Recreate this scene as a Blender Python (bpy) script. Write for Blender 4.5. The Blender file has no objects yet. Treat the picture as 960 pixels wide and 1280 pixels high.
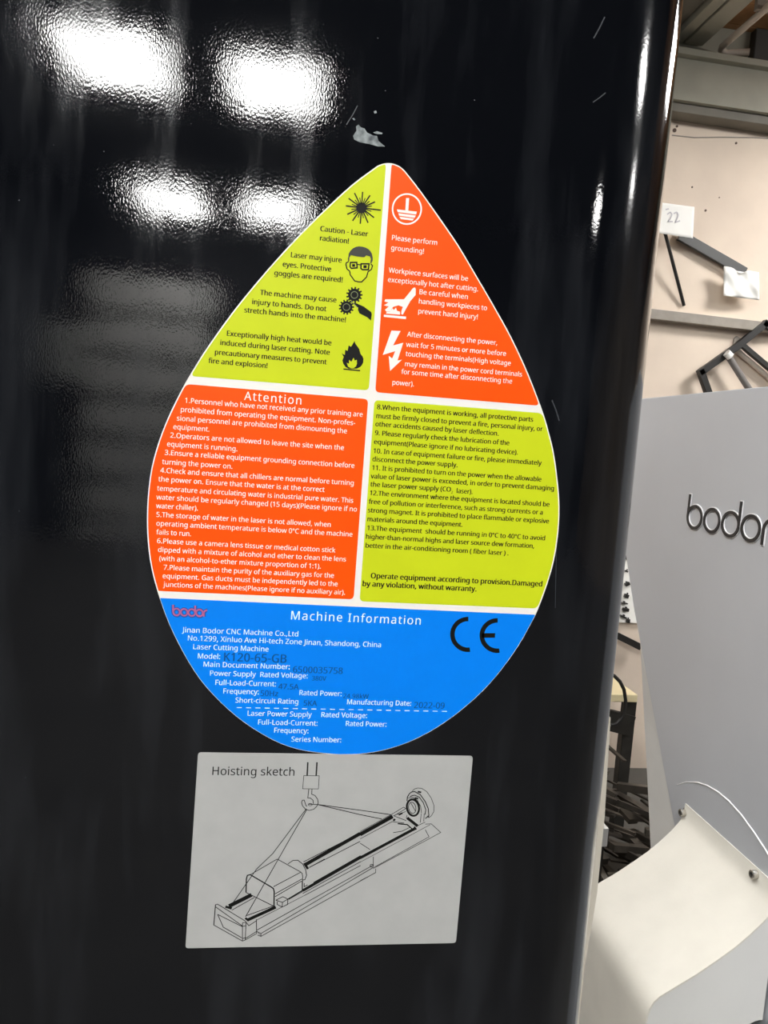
import bpy, bmesh, math, random
from mathutils import Vector, Matrix
from mathutils.geometry import tessellate_polygon
random.seed(7)
S = bpy.context.scene
COL = S.collection

# ------------------------------------------------------------------ camera, world, exposure
# world axes: X along the black cover, Y away from the photographer, Z up (metres)
RC = ((0.98733389, -0.07429343, -0.14018658),
      (0.06060976, 0.99319205, -0.09947868),
      (0.14662281, 0.08972199, 0.98511508))
EYE = Vector((0.0, -0.57, 1.65))
FPX = 960.0


def cam_axis(i):
    return Vector((RC[i][0], RC[i][2], -RC[i][1]))


cam_data = bpy.data.cameras.new('camera')
cam_data.sensor_fit = 'HORIZONTAL'
cam_data.sensor_width = 36.0
cam_data.lens = 36.0
cam_data.clip_start = 0.01
cam = bpy.data.objects.new('camera', cam_data)
ax, ay, az = cam_axis(0), cam_axis(1), cam_axis(2)
cam.matrix_world = Matrix(((ax.x, -ay.x, -az.x, EYE.x), (ax.y, -ay.y, -az.y, EYE.y), (ax.z, -ay.z, -az.z, EYE.z), (0, 0, 0, 1)))
COL.objects.link(cam)
S.camera = cam

world = bpy.data.worlds.new('world')
S.world = world
world.use_nodes = True
world.node_tree.nodes['Background'].inputs[0].default_value = (0.9, 0.95, 1.0, 1)
world.node_tree.nodes['Background'].inputs[1].default_value = 0.25
S.view_settings.view_transform = 'Standard'
S.view_settings.look = 'None'
S.view_settings.exposure = 0.0
S.view_settings.gamma = 1.0
S.view_settings.use_curve_mapping = False
LAMP = 53.0          # radiance of the hall's ceiling lamps, mirrored and added alike


# ------------------------------------------------------------------ sight lines (photo measurements -> places on real planes)
def ray(px, py):
    a, b = (px - 480) / FPX, (py - 640) / FPX
    return cam_axis(0) * a + cam_axis(1) * b + cam_axis(2)


def on_y(px, py, y):
    d = ray(px, py)
    return EYE + d * ((y - EYE.y) / d.y)


def on_x(px, py, x):
    d = ray(px, py)
    return EYE + d * ((x - EYE.x) / d.x)


def on_z(px, py, z):
    d = ray(px, py)
    return EYE + d * ((z - EYE.z) / d.z)


def proj(p):
    v = p - EYE
    z = v.dot(cam_axis(2))
    return 480 + FPX * v.dot(cam_axis(0)) / z, 640 + FPX * v.dot(cam_axis(1)) / z


# ------------------------------------------------------------------ materials
def srgb(r, g, b):
    f = lambda c: (c / 255 / 12.92) if c <= 10.3 else ((c / 255 + 0.055) / 1.055) ** 2.4
    return (f(r), f(g), f(b), 1.0)


def mat(name, col, rough=0.5, metal=0.0, var=0.0, scale=8.0, bump=0.0, bscale=60.0, spec=0.5, col2=None):
    m = bpy.data.materials.new(name)
    m.use_nodes = True
    nt = m.node_tree
    p = nt.nodes['Principled BSDF']
    p.inputs['Base Color'].default_value = col
    p.inputs['Roughness'].default_value = rough
    p.inputs['Metallic'].default_value = metal
    p.inputs['Specular IOR Level'].default_value = spec
    tc = nt.nodes.new('ShaderNodeTexCoord')
    if var > 0 or col2:
        n = nt.nodes.new('ShaderNodeTexNoise')
        n.inputs['Scale'].default_value = scale
        n.inputs['Detail'].default_value = 5
        nt.links.new(tc.outputs['Object'], n.inputs['Vector'])
        r = nt.nodes.new('ShaderNodeValToRGB')
        r.color_ramp.elements[0].position = 0.35
        r.color_ramp.elements[1].position = 0.65
        c2 = col2 or tuple(c * (1 - var) for c in col[:3]) + (1,)
        r.color_ramp.elements[0].color = c2
        r.color_ramp.elements[1].color = col
        nt.links.new(n.outputs['Fac'], r.inputs['Fac'])
        nt.links.new(r.outputs['Color'], p.inputs['Base Color'])
    if bump > 0:
        n = nt.nodes.new('ShaderNodeTexNoise')
        n.inputs['Scale'].default_value = bscale
        n.inputs['Detail'].default_value = 3
        nt.links.new(tc.outputs['Object'], n.inputs['Vector'])
        b = nt.nodes.new('ShaderNodeBump')
        b.inputs['Strength'].default_value = 1.0
        b.inputs['Distance'].default_value = bump
        nt.links.new(n.outputs['Fac'], b.inputs['Height'])
        nt.links.new(b.outputs['Normal'], p.inputs['Normal'])
    return m


def gloss_black():
    m = mat('gloss_black_paint', (0.0028, 0.0031, 0.0038, 1), 0.05, spec=0.5)
    nt = m.node_tree
    N, L = nt.nodes, nt.links
    p = N['Principled BSDF']
    tc = N.new('ShaderNodeTexCoord')
    # orange peel of the paint, plus long soft waves of the sheet
    n1 = N.new('ShaderNodeTexNoise'); n1.inputs['Scale'].default_value = 850; n1.inputs['Detail'].default_value = 1.5
    n2 = N.new('ShaderNodeTexNoise'); n2.inputs['Scale'].default_value = 26; n2.inputs['Detail'].default_value = 2
    mp = N.new('ShaderNodeMapping'); mp.inputs['Scale'].default_value = (1, 1, 0.55)
    L.new(tc.outputs['Object'], mp.inputs['Vector'])
    L.new(mp.outputs['Vector'], n1.inputs['Vector'])
    L.new(tc.outputs['Object'], n2.inputs['Vector'])
    b1 = N.new('ShaderNodeBump'); b1.inputs['Distance'].default_value = 0.000028
    b2 = N.new('ShaderNodeBump'); b2.inputs['Distance'].default_value = 0.00010
    L.new(n1.outputs['Fac'], b1.inputs['Height'])
    L.new(n2.outputs['Fac'], b2.inputs['Height'])
    L.new(b2.outputs['Normal'], b1.inputs['Normal'])
    L.new(b1.outputs['Normal'], p.inputs['Normal'])
    # wiped dust: streaky film that dulls the gloss and greys the paint a little
    ms = N.new('ShaderNodeMapping'); ms.inputs['Scale'].default_value = (14, 14, 2.2); ms.inputs['Rotation'].default_value = (0, math.radians(18), 0)
    n3 = N.new('ShaderNodeTexNoise'); n3.inputs['Scale'].default_value = 1.0; n3.inputs['Detail'].default_value = 7; n3.inputs['Roughness'].default_value = 0.62
    L.new(tc.outputs['Object'], ms.inputs['Vector']); L.new(ms.outputs['Vector'], n3.inputs['Vector'])
    rr = N.new('ShaderNodeMapRange'); rr.inputs[1].default_value = 0.5; rr.inputs[2].default_value = 0.8; rr.inputs[3].default_value = 0.045; rr.inputs[4].default_value = 0.2
    L.new(n3.outputs['Fac'], rr.inputs[0]); L.new(rr.outputs[0], p.inputs['Roughness'])
    cr = N.new('ShaderNodeValToRGB')
    cr.color_ramp.elements[0].position = 0.5; cr.color_ramp.elements[0].color = (0.0027, 0.0032, 0.0046, 1)
    cr.color_ramp.elements[1].position = 0.8; cr.color_ramp.elements[1].color = (0.018, 0.020, 0.024, 1)
    L.new(n3.outputs['Fac'], cr.inputs['Fac']); L.new(cr.outputs['Color'], p.inputs['Base Color'])
    return m


def emit(name, col, strength):
    m = bpy.data.materials.new(name)
    m.use_nodes = True
    nt = m.node_tree
    nt.nodes.remove(nt.nodes['Principled BSDF'])
    e = nt.nodes.new('ShaderNodeEmission')
    e.inputs[0].default_value = col
    e.inputs[1].default_value = strength
    nt.links.new(e.outputs[0], nt.nodes['Material Output'].inputs[0])
    return m


M = {
    'black': gloss_black(),
    'label_white': mat('label_white', srgb(236, 234, 228), 0.35),
    'lime': mat('label_lime', spec=0.2, col=srgb(200, 214, 30), rough=0.38, var=0.05, scale=30),
    'orange': mat('label_orange', spec=0.2, col=srgb(252, 84, 0), rough=0.38, var=0.05, scale=30),
    'blue': mat('label_blue', spec=0.2, col=srgb(0, 128, 240), rough=0.35, var=0.04, scale=30),
    'ink_black': mat('ink_black', spec=0.2, col=srgb(14, 15, 13), rough=0.5),
    'ink_grey': mat('ink_grey', spec=0.2, col=srgb(66, 68, 62), rough=0.5),
    'ink_white': mat('ink_white', spec=0.2, col=srgb(246, 236, 230), rough=0.5),
    'ink_cyan': mat('ink_pale', spec=0.2, col=srgb(214, 240, 250), rough=0.5),
    'ink_stamp': mat('ink_stamp', spec=0.2, col=srgb(14, 78, 140), rough=0.5),
    'ink_red': mat('ink_red', spec=0.2, col=srgb(176, 96, 138), rough=0.5),
    'ink_redshade': mat('ink_indigo', spec=0.2, col=srgb(40, 84, 165), rough=0.5),
    'silver_label': mat('silver_label', srgb(176, 177, 175), 0.42, var=0.07, scale=40),
    'grey_paint': mat('grey_paint', srgb(192, 196, 202), 0.36, 0.35, var=0.05, scale=5, bump=0.00006, bscale=500),
    'cream_paint': mat('cream_paint', srgb(212, 209, 199), 0.45, var=0.07, scale=14, bump=0.00008, bscale=300),
    'pale_paint': mat('pale_paint', srgb(214, 214, 211), 0.45, var=0.04, scale=10),
    'letter_black': mat('letter_black', srgb(22, 23, 26), 0.4),
    'letter_edge': mat('letter_edge', srgb(238, 238, 238), 0.3),
    'steel': mat('bolt_steel', srgb(190, 186, 178), 0.25, 0.9),
    'dark_steel': mat('dark_steel', srgb(60, 58, 54), 0.45, 0.5, var=0.3, scale=20),
    'dark_socket': mat('dark_socket', srgb(30, 28, 26), 0.6),
    'wall': mat('beige_wall', srgb(226, 210, 192), 0.8, col2=srgb(212, 196, 180), scale=2.2, bump=0.002, bscale=12),
    'dark_wall': mat('dark_wall', srgb(52, 54, 58), 0.8, var=0.3, scale=1.5),
    'brown_wall': mat('brown_wall', srgb(150, 136, 118), 0.8, var=0.3, scale=1.5),
    'door_white': mat('door_white', srgb(248, 247, 242), 0.6),
    'ceiling': mat('dark_ceiling', srgb(70, 72, 76), 0.8, var=0.2, scale=1.2),
    'floor': mat('concrete_floor', srgb(84, 82, 78), 0.7, var=0.25, scale=3),
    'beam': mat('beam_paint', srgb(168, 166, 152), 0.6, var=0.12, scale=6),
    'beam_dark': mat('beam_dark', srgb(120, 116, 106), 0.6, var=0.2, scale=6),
    'wood': mat('ceiling_wood', srgb(176, 132, 88), 0.7, col2=srgb(140, 98, 60), scale=7),
    'pipe': mat('pipe_metal', srgb(200, 188, 176), 0.5),
    'box_dark': mat('box_dark', srgb(66, 64, 62), 0.6),
    'paper': mat('paper', srgb(244, 243, 238), 0.8),
    'pencil': mat('pencil', srgb(198, 195, 200), 0.9),
    'black_metal': mat('black_metal', srgb(32, 31, 29), 0.45, var=0.2, scale=30),
    'rail': mat('rail_metal', srgb(150, 142, 132), 0.5, var=0.15, scale=20),
    'grey_tube': mat('grey_tube', srgb(122, 118, 116), 0.4),
    'white_cable': mat('white_cable', srgb(226, 214, 200), 0.6),
    'speck': mat('speck', srgb(92, 76, 66), 0.8),
    'bench_top': mat('bench_top', srgb(214, 200, 160), 0.6),
    'scrap': mat('scrap_metal', srgb(92, 86, 78), 0.4, 0.6, var=0.6, scale=9),
    'door_grey': mat('door_grey', srgb(228, 226, 220), 0.6),
    'seam_dark': mat('seam_dark', srgb(20, 20, 20), 0.8),
    'scuff': mat('scuff', srgb(150, 158, 158), 0.7, col2=srgb(70, 76, 80), scale=160),
    'scratch': mat('scratch', srgb(44, 48, 54), 0.5),
    'trim': mat('edge_trim', srgb(206, 200, 186), 0.5),
    'lamp': emit('lamp_diffuser', (1.0, 0.985, 0.965, 1), LAMP),
    'housing': mat('lamp_housing', srgb(90, 90, 90), 0.5),
}


# ------------------------------------------------------------------ mesh helpers
class MB:
    def __init__(self):
        self.v, self.f = [], []

    def add(self, vs, fs):
        o = len(self.v)
        self.v += [tuple(p) for p in vs]
        self.f += [tuple(i + o for i in f) for f in fs]
        return self

    def box(self, a, b):
        x0, y0, z0 = a; x1, y1, z1 = b
        return self.hexa([(x0, y0, z0), (x1, y0, z0), (x1, y1, z0), (x0, y1, z0)], [(x0, y0, z1), (x1, y0, z1), (x1, y1, z1), (x0, y1, z1)])

    def hexa(self, lo, hi):
        n = len(lo)
        fs = [tuple(range(n))[::-1], tuple(range(n, 2 * n))] + [(i, (i + 1) % n, n + (i + 1) % n, n + i) for i in range(n)]
        return self.add(list(lo) + list(hi), fs)

    def prism(self, pts, off):
        """solid from a planar outline (any shape) pushed along off"""
        pts = [Vector(p) for p in pts]; off = Vector(off); n = len(pts)
        tri = tessellate_polygon([pts])
        fs = [tuple(t) for t in tri] + [tuple(i + n for i in reversed(t)) for t in tri] + [(i, (i + 1) % n, n + (i + 1) % n, n + i) for i in range(n)]
        return self.add(pts + [p + off for p in pts], fs)

    def flat(self, pts):
        pts = [Vector(p) for p in pts]
        return self.add(pts, [tuple(t) for t in tessellate_polygon([pts])])

    def tube(self, pts, r, seg=10, cap=True):
        pts = [Vector(p) for p in pts]
        rings = []
        up = None
        for i, p in enumerate(pts):
            t = (pts[min(i + 1, len(pts) - 1)] - pts[max(i - 1, 0)]).normalized()
            if up is None:
                up = t.orthogonal().normalized()
            up = (up - t * up.dot(t)).normalized()
            b = t.cross(up)
            rr = r[i] if isinstance(r, (list, tuple)) else r
            rings.append([p + (up * math.cos(2 * math.pi * k / seg) + b * math.sin(2 * math.pi * k / seg)) * rr for k in range(seg)])
        vs = [q for ring in rings for q in ring]
        fs = []
        for i in range(len(pts) - 1):
            for k in range(seg):
                a, b2 = i * seg + k, i * seg + (k + 1) % seg
                fs.append((a, b2, b2 + seg, a + seg))
        if cap:
            fs.append(tuple(range(seg))[::-1])
            fs.append(tuple(range(len(vs) - seg, len(vs))))
        return self.add(vs, fs)

    def bar(self, a, b, w, d, up=(0, 1, 0)):
        """square bar from a to b; w across, d along up"""
        a, b = Vector(a), Vector(b)
        t = (b - a).normalized(); u = Vector(up); u = (u - t * u.dot(t)).normalized(); s = t.cross(u)
        o = [s * w / 2 + u * d / 2, -s * w / 2 + u * d / 2, -s * w / 2 - u * d / 2, s * w / 2 - u * d / 2]
        return self.hexa([a + q for q in o], [b + q for q in o])

    def build(self, name, m, parent=None, smooth=None, bevel=0.0):
        me = bpy.data.meshes.new(name)
        me.from_pydata(self.v, [], self.f)
        if not getattr(self, 'is_flat', False):
            bm = bmesh.new(); bm.from_mesh(me)
            bmesh.ops.recalc_face_normals(bm, faces=bm.faces)
            bm.to_mesh(me); bm.free()
        me.materials.append(m)
        if smooth is not None:
            for p in me.polygons:
                p.use_smooth = True
            me.set_sharp_from_angle(angle=math.radians(smooth))
        me.update()
        o = bpy.data.objects.new(name, me)
        COL.objects.link(o)
        if parent is not None:
            o.parent = parent
            o.matrix_parent_inverse = parent_matrix(parent).inverted()
        if bevel > 0:
            md = o.modifiers.new('bevel', 'BEVEL'); md.width = bevel; md.segments = 2; md.limit_method = 'ANGLE'
        return o


def parent_matrix(o):
    m = Matrix.Translation(o.location)
    return m if o.parent is None else parent_matrix(o.parent) @ o.matrix_parent_inverse @ m


def tag(o, label=None, cat=None, group=None, kind=None):
    for k, v in (('label', label), ('category', cat), ('group', group), ('kind', kind)):
        if v:
            o[k] = v
    return o


def thing(name, loc, label, cat, group=None):
    o = bpy.data.objects.new(name, None)
    o.empty_display_size = 0.05
    o.location = loc
    COL.objects.link(o)
    return tag(o, label, cat, group)


def copy_thing(o, loc, label, group=None):
    c = o.copy(); COL.objects.link(c)
    c.location = loc; c['label'] = label
    if group:
        c['group'] = group
    for ch in list(o.children):
        d = ch.copy(); COL.objects.link(d); d.parent = c
        for g in list(ch.children):
            e = g.copy(); COL.objects.link(e); e.parent = d
    return c


# letter outlines in thousandths: character code: (advance, [x, z, ...], [corner numbers of the triangles, ...])
LETTERS = {
    33: (181, [90, -9, 74, -7, 60, 1, 51, 15, 48, 36, 51, 57, 60, 71, 74, 79, 90, 81, 106, 79, 119, 71, 129, 57, 132, 36, 129, 15, 119, 1, 106, -7, 71, 135, 54, 480, 126, 480, 109, 135], [16, 18, 17, 16, 19, 18, 7, 9, 8, 6, 9, 7, 6, 10, 9, 5, 10, 6, 5, 11, 10, 5, 12, 11, 4, 12, 5, 3, 12, 4, 3, 13, 12, 2, 13, 3, 2, 14, 13, 1, 14, 2, 1, 15, 14, 0, 15, 1]),
    40: (201, [126, -106, 81, -43, 51, 28, 33, 104, 27, 184, 33, 265, 51, 342, 81, 415, 126, 480, 181, 480, 140, 413, 110, 340, 93, 264, 87, 185, 93, 108, 110, 32, 140, -40, 181, -106], [7, 9, 8, 7, 10, 9, 6, 10, 7, 6, 11, 10, 5, 11, 6, 5, 12, 11, 4, 12, 5, 4, 13, 12, 4, 14, 13, 3, 14, 4, 3, 15, 14, 2, 15, 3, 2, 16, 15, 1, 16, 2, 1, 17, 16, 0, 17, 1]),
    41: (201, [21, -106, 62, -40, 91, 32, 109, 108, 115, 185, 109, 264, 91, 340, 61, 413, 20, 480, 76, 480, 120, 415, 151, 342, 169, 265, 175, 184, 169, 104, 151, 28, 120, -43, 76, -106], [7, 9, 8, 7, 10, 9, 7, 11, 10, 6, 11, 7, 6, 12, 11, 5, 12, 6, 5, 13, 12, 4, 13, 5, 3, 13, 4, 3, 14, 13, 2, 14, 3, 2, 15, 14, 1, 15, 2, 1, 16, 15, 0, 16, 1, 0, 17, 16]),
    44: (180, [28, -87, 37, -47, 47, -3, 55, 40, 61, 78, 124, 78, 129, 71, 118, 33, 104, -8, 87, -49, 71, -87], [3, 5, 4, 3, 6, 5, 3, 7, 6, 2, 7, 3, 2, 8, 7, 1, 8, 2, 1, 9, 8, 0, 9, 1, 0, 10, 9]),
    45: (216, [27, 154, 27, 206, 189, 206, 189, 154], [0, 2, 1, 0, 3, 2]),
    46: (180, [89, -9, 74, -7, 60, 1, 51, 15, 48, 36, 51, 57, 60, 71, 74, 79, 89, 81, 106, 79, 119, 71, 129, 57, 132, 36, 129, 15, 119, 1, 106, -7], [7, 9, 8, 6, 9, 7, 6, 10, 9, 5, 10, 6, 5, 11, 10, 5, 12, 11, 4, 12, 5, 3, 12, 4, 3, 13, 12, 2, 13, 3, 2, 14, 13, 1, 14, 2, 1, 15, 14, 0, 15, 1]),
    48: (384, [191, -7, 121, 10, 72, 59, 43, 137, 33, 240, 37, 313, 49, 373, 69, 422, 99, 458, 140, 480, 191, 487, 262, 471, 312, 422, 341, 344, 351, 240, 347, 169, 335, 108, 314, 59, 284, 23, 243, 1, 191, 44, 237, 56, 268, 92, 286, 154, 291, 240, 286, 326, 268, 388, 237, 424, 191, 437, 145, 424, 115, 388, 98, 326, 92, 240, 98, 154, 115, 93, 145, 56], [9, 11, 10, 8, 11, 9, 8, 12, 11, 7, 28, 8, 28, 12, 8, 7, 29, 28, 27, 12, 28, 7, 30, 29, 26, 12, 27, 26, 13, 12, 6, 30, 7, 6, 31, 30, 25, 13, 26, 5, 31, 6, 25, 14, 13, 5, 32, 31, 24, 14, 25, 4, 32, 5, 3, 32, 4, 3, 33, 32, 23, 14, 24, 23, 15, 14, 23, 16, 15, 3, 34, 33, 22, 16, 23, 2, 34, 3, 22, 17, 16, 2, 35, 34, 21, 17, 22, 21, 18, 17, 1, 35, 2, 1, 20, 35, 20, 18, 21, 1, 18, 20, 1, 19, 18, 0, 19, 1]),
    49: (384, [181, 0, 181, 335, 181, 361, 181, 381, 182, 399, 183, 418, 173, 408, 164, 400, 154, 391, 142, 381, 91, 339, 60, 379, 189, 480, 238, 480, 238, 0], [11, 13, 12, 11, 5, 13, 5, 14, 13, 11, 6, 5, 4, 14, 5, 11, 7, 6, 11, 8, 7, 3, 14, 4, 11, 9, 8, 2, 14, 3, 11, 10, 9, 1, 14, 2, 0, 14, 1]),
    50: (384, [32, 0, 32, 49, 158, 176, 191, 210, 219, 240, 241, 268, 257, 296, 266, 324, 269, 355, 263, 390, 246, 415, 219, 431, 185, 436, 152, 433, 123, 424, 96, 409, 69, 390, 38, 430, 68, 452, 102, 470, 141, 482, 185, 486, 245, 478, 291, 452, 320, 412, 330, 359, 326, 322, 314, 288, 296, 256, 271, 224, 241, 190, 207, 155, 107, 56, 107, 54, 349, 54, 349, 0], [20, 22, 21, 19, 22, 20, 19, 23, 22, 18, 23, 19, 18, 12, 23, 12, 11, 23, 11, 24, 23, 17, 12, 18, 17, 13, 12, 17, 14, 13, 10, 24, 11, 16, 15, 17, 15, 14, 17, 9, 24, 10, 9, 25, 24, 8, 25, 9, 8, 26, 25, 7, 26, 8, 6, 26, 7, 6, 27, 26, 5, 27, 6, 5, 28, 27, 4, 28, 5, 4, 29, 28, 3, 29, 4, 3, 30, 29, 2, 30, 3, 2, 31, 30, 1, 31, 2, 1, 32, 31, 1, 33, 32, 1, 34, 33, 1, 35, 34, 0, 35, 1]),
    51: (384, [162, -7, 126, -5, 92, -1, 60, 7, 30, 19, 30, 75, 62, 61, 95, 51, 130, 45, 163, 43, 218, 49, 256, 68, 277, 98, 284, 138, 275, 176, 249, 202, 206, 217, 150, 222, 103, 222, 103, 273, 150, 273, 202, 279, 240, 298, 263, 326, 271, 363, 265, 394, 247, 417, 219, 432, 183, 437, 147, 434, 117, 425, 89, 412, 62, 396, 33, 437, 62, 455, 96, 471, 137, 483, 183, 486, 248, 478, 294, 453, 322, 415, 331, 367, 324, 324, 304, 290, 273, 267, 232, 253, 232, 250, 282, 237, 318, 214, 339, 179, 346, 136, 341, 97, 326, 62, 302, 33, 266, 11, 220, -2], [36, 38, 37, 35, 38, 36, 35, 39, 38, 34, 39, 35, 33, 39, 34, 33, 28, 39, 28, 27, 39, 27, 40, 39, 32, 31, 33, 31, 30, 33, 30, 29, 33, 29, 28, 33, 26, 40, 27, 25, 40, 26, 25, 41, 40, 24, 41, 25, 24, 42, 41, 23, 42, 24, 22, 42, 23, 22, 43, 42, 21, 43, 22, 21, 44, 43, 20, 44, 21, 18, 20, 19, 18, 44, 20, 18, 45, 44, 18, 46, 45, 18, 47, 46, 18, 17, 47, 17, 48, 47, 16, 48, 17, 15, 48, 16, 15, 49, 48, 14, 49, 15, 14, 50, 49, 13, 50, 14, 12, 50, 13, 12, 51, 50, 11, 51, 12, 11, 52, 51, 4, 6, 5, 10, 52, 11, 10, 53, 52, 4, 7, 6, 4, 8, 7, 9, 53, 10, 4, 9, 8, 4, 53, 9, 4, 54, 53, 3, 54, 4, 3, 55, 54, 2, 55, 3, 1, 55, 2, 1, 0, 55]),
    52: (384, [244, 0, 244, 109, 14, 109, 14, 159, 240, 482, 301, 482, 301, 162, 371, 162, 371, 109, 301, 109, 301, 0, 72, 162, 244, 162, 244, 313, 244, 345, 245, 372, 246, 396, 247, 419, 244, 419, 238, 406, 231, 392, 223, 378, 216, 367], [3, 18, 4, 18, 5, 4, 18, 17, 5, 17, 6, 5, 3, 19, 18, 16, 6, 17, 3, 20, 19, 15, 6, 16, 3, 21, 20, 3, 22, 21, 14, 6, 15, 3, 11, 22, 13, 6, 14, 12, 6, 13, 3, 12, 11, 3, 6, 12, 3, 7, 6, 3, 8, 7, 2, 8, 3, 1, 8, 2, 0, 9, 1, 9, 8, 1, 0, 10, 9]),
    53: (384, [167, -7, 131, -5, 97, 0, 67, 8, 42, 19, 42, 75, 69, 62, 101, 52, 135, 46, 167, 44, 215, 50, 253, 69, 277, 101, 285, 147, 278, 189, 257, 219, 219, 238, 165, 244, 145, 244, 122, 241, 100, 238, 83, 234, 54, 253, 72, 480, 312, 480, 312, 426, 122, 426, 111, 287, 124, 289, 142, 291, 162, 293, 185, 294, 251, 285, 302, 257, 335, 213, 346, 153, 334, 87, 299, 36, 242, 4], [22, 26, 23, 26, 24, 23, 26, 25, 24, 22, 27, 26, 30, 32, 31, 29, 32, 30, 28, 32, 29, 27, 32, 28, 22, 32, 27, 22, 33, 32, 22, 17, 33, 17, 16, 33, 16, 34, 33, 21, 20, 22, 20, 19, 22, 19, 18, 22, 18, 17, 22, 15, 34, 16, 14, 34, 15, 14, 35, 34, 13, 35, 14, 13, 36, 35, 12, 36, 13, 11, 36, 12, 11, 37, 36, 4, 6, 5, 10, 37, 11, 4, 7, 6, 4, 8, 7, 9, 37, 10, 4, 9, 8, 4, 37, 9, 4, 38, 37, 3, 38, 4, 2, 38, 3, 2, 0, 38, 1, 0, 2]),
    54: (384, [200, -7, 157, -1, 118, 16, 84, 45, 59, 86, 42, 139, 37, 205, 39, 256, 46, 307, 59, 354, 79, 397, 108, 434, 146, 462, 195, 480, 257, 486, 271, 486, 288, 485, 303, 483, 316, 480, 316, 430, 303, 433, 288, 436, 273, 437, 258, 438, 215, 434, 181, 422, 153, 404, 132, 380, 117, 351, 106, 318, 100, 282, 96, 244, 100, 244, 119, 266, 143, 284, 174, 296, 214, 300, 270, 291, 314, 262, 343, 216, 353, 154, 342, 87, 311, 36, 263, 4, 199, 43, 238, 50, 268, 70, 288, 105, 294, 154, 288, 195, 271, 227, 242, 247, 201, 254, 172, 251, 146, 241, 126, 226, 110, 208, 100, 187, 97, 166, 100, 137, 108, 108, 122, 82, 142, 61, 168, 48], [13, 15, 14, 13, 16, 15, 13, 17, 16, 13, 18, 17, 12, 18, 13, 12, 20, 18, 20, 19, 18, 11, 23, 12, 23, 22, 12, 22, 21, 12, 21, 20, 12, 11, 24, 23, 11, 25, 24, 10, 25, 11, 10, 26, 25, 10, 27, 26, 9, 27, 10, 9, 28, 27, 8, 28, 9, 8, 29, 28, 8, 30, 29, 7, 30, 8, 35, 37, 36, 34, 37, 35, 34, 38, 37, 33, 38, 34, 7, 31, 30, 32, 52, 33, 52, 38, 33, 52, 51, 38, 51, 39, 38, 6, 31, 7, 32, 53, 52, 32, 54, 53, 50, 39, 51, 6, 32, 31, 6, 54, 32, 6, 55, 54, 49, 39, 50, 6, 56, 55, 49, 40, 39, 6, 57, 56, 5, 57, 6, 48, 40, 49, 5, 58, 57, 5, 59, 58, 47, 40, 48, 47, 41, 40, 4, 59, 5, 4, 60, 59, 4, 61, 60, 46, 41, 47, 46, 42, 41, 3, 61, 4, 3, 62, 61, 45, 42, 46, 3, 63, 62, 44, 42, 45, 3, 44, 63, 2, 44, 3, 2, 42, 44, 2, 43, 42, 1, 43, 2, 1, 0, 43]),
    55: (384, [91, 0, 288, 426, 30, 426, 30, 480, 351, 480, 351, 434, 156, 0], [2, 4, 3, 2, 5, 4, 2, 1, 5, 1, 6, 5, 0, 6, 1]),
    56: (384, [193, -7, 125, 2, 75, 27, 43, 68, 33, 122, 36, 153, 47, 179, 63, 202, 83, 221, 107, 237, 132, 251, 100, 273, 73, 299, 54, 332, 48, 372, 53, 406, 67, 434, 89, 456, 118, 473, 153, 483, 191, 486, 249, 479, 295, 457, 325, 421, 335, 371, 332, 344, 323, 321, 308, 301, 289, 283, 268, 268, 244, 254, 272, 239, 298, 222, 319, 203, 336, 181, 347, 155, 351, 124, 340, 70, 308, 29, 258, 2, 194, 277, 226, 293, 253, 312, 271, 337, 277, 369, 271, 399, 253, 421, 226, 434, 191, 439, 157, 434, 130, 421, 112, 399, 106, 369, 109, 347, 118, 328, 132, 312, 150, 299, 171, 288, 192, 40, 235, 46, 267, 63, 286, 90, 293, 124, 286, 156, 265, 182, 233, 203, 192, 222, 181, 226, 142, 206, 114, 183, 96, 155, 91, 122, 97, 90, 116, 63, 147, 46], [19, 21, 20, 18, 21, 19, 18, 22, 21, 17, 22, 18, 17, 23, 22, 16, 48, 17, 48, 47, 17, 47, 23, 17, 16, 49, 48, 15, 49, 16, 15, 50, 49, 46, 23, 47, 15, 51, 50, 45, 23, 46, 45, 24, 23, 14, 51, 15, 14, 52, 51, 44, 24, 45, 13, 52, 14, 44, 25, 24, 13, 53, 52, 43, 25, 44, 13, 54, 53, 43, 26, 25, 42, 26, 43, 12, 54, 13, 12, 55, 54, 42, 27, 26, 41, 27, 42, 12, 56, 55, 41, 28, 27, 11, 56, 12, 11, 57, 56, 40, 28, 41, 11, 40, 57, 40, 29, 28, 11, 29, 40, 10, 29, 11, 10, 30, 29, 10, 31, 30, 9, 31, 10, 9, 32, 31, 8, 67, 9, 67, 32, 9, 8, 68, 67, 66, 32, 67, 65, 32, 66, 65, 33, 32, 7, 68, 8, 7, 69, 68, 64, 33, 65, 64, 34, 33, 6, 69, 7, 6, 70, 69, 63, 34, 64, 63, 35, 34, 5, 70, 6, 62, 35, 63, 5, 71, 70, 62, 36, 35, 4, 71, 5, 62, 37, 36, 61, 37, 62, 3, 71, 4, 3, 72, 71, 60, 37, 61, 3, 73, 72, 60, 38, 37, 2, 73, 3, 2, 74, 73, 59, 38, 60, 2, 58, 74, 58, 38, 59, 2, 38, 58, 2, 39, 38, 1, 39, 2, 1, 0, 39]),
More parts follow.
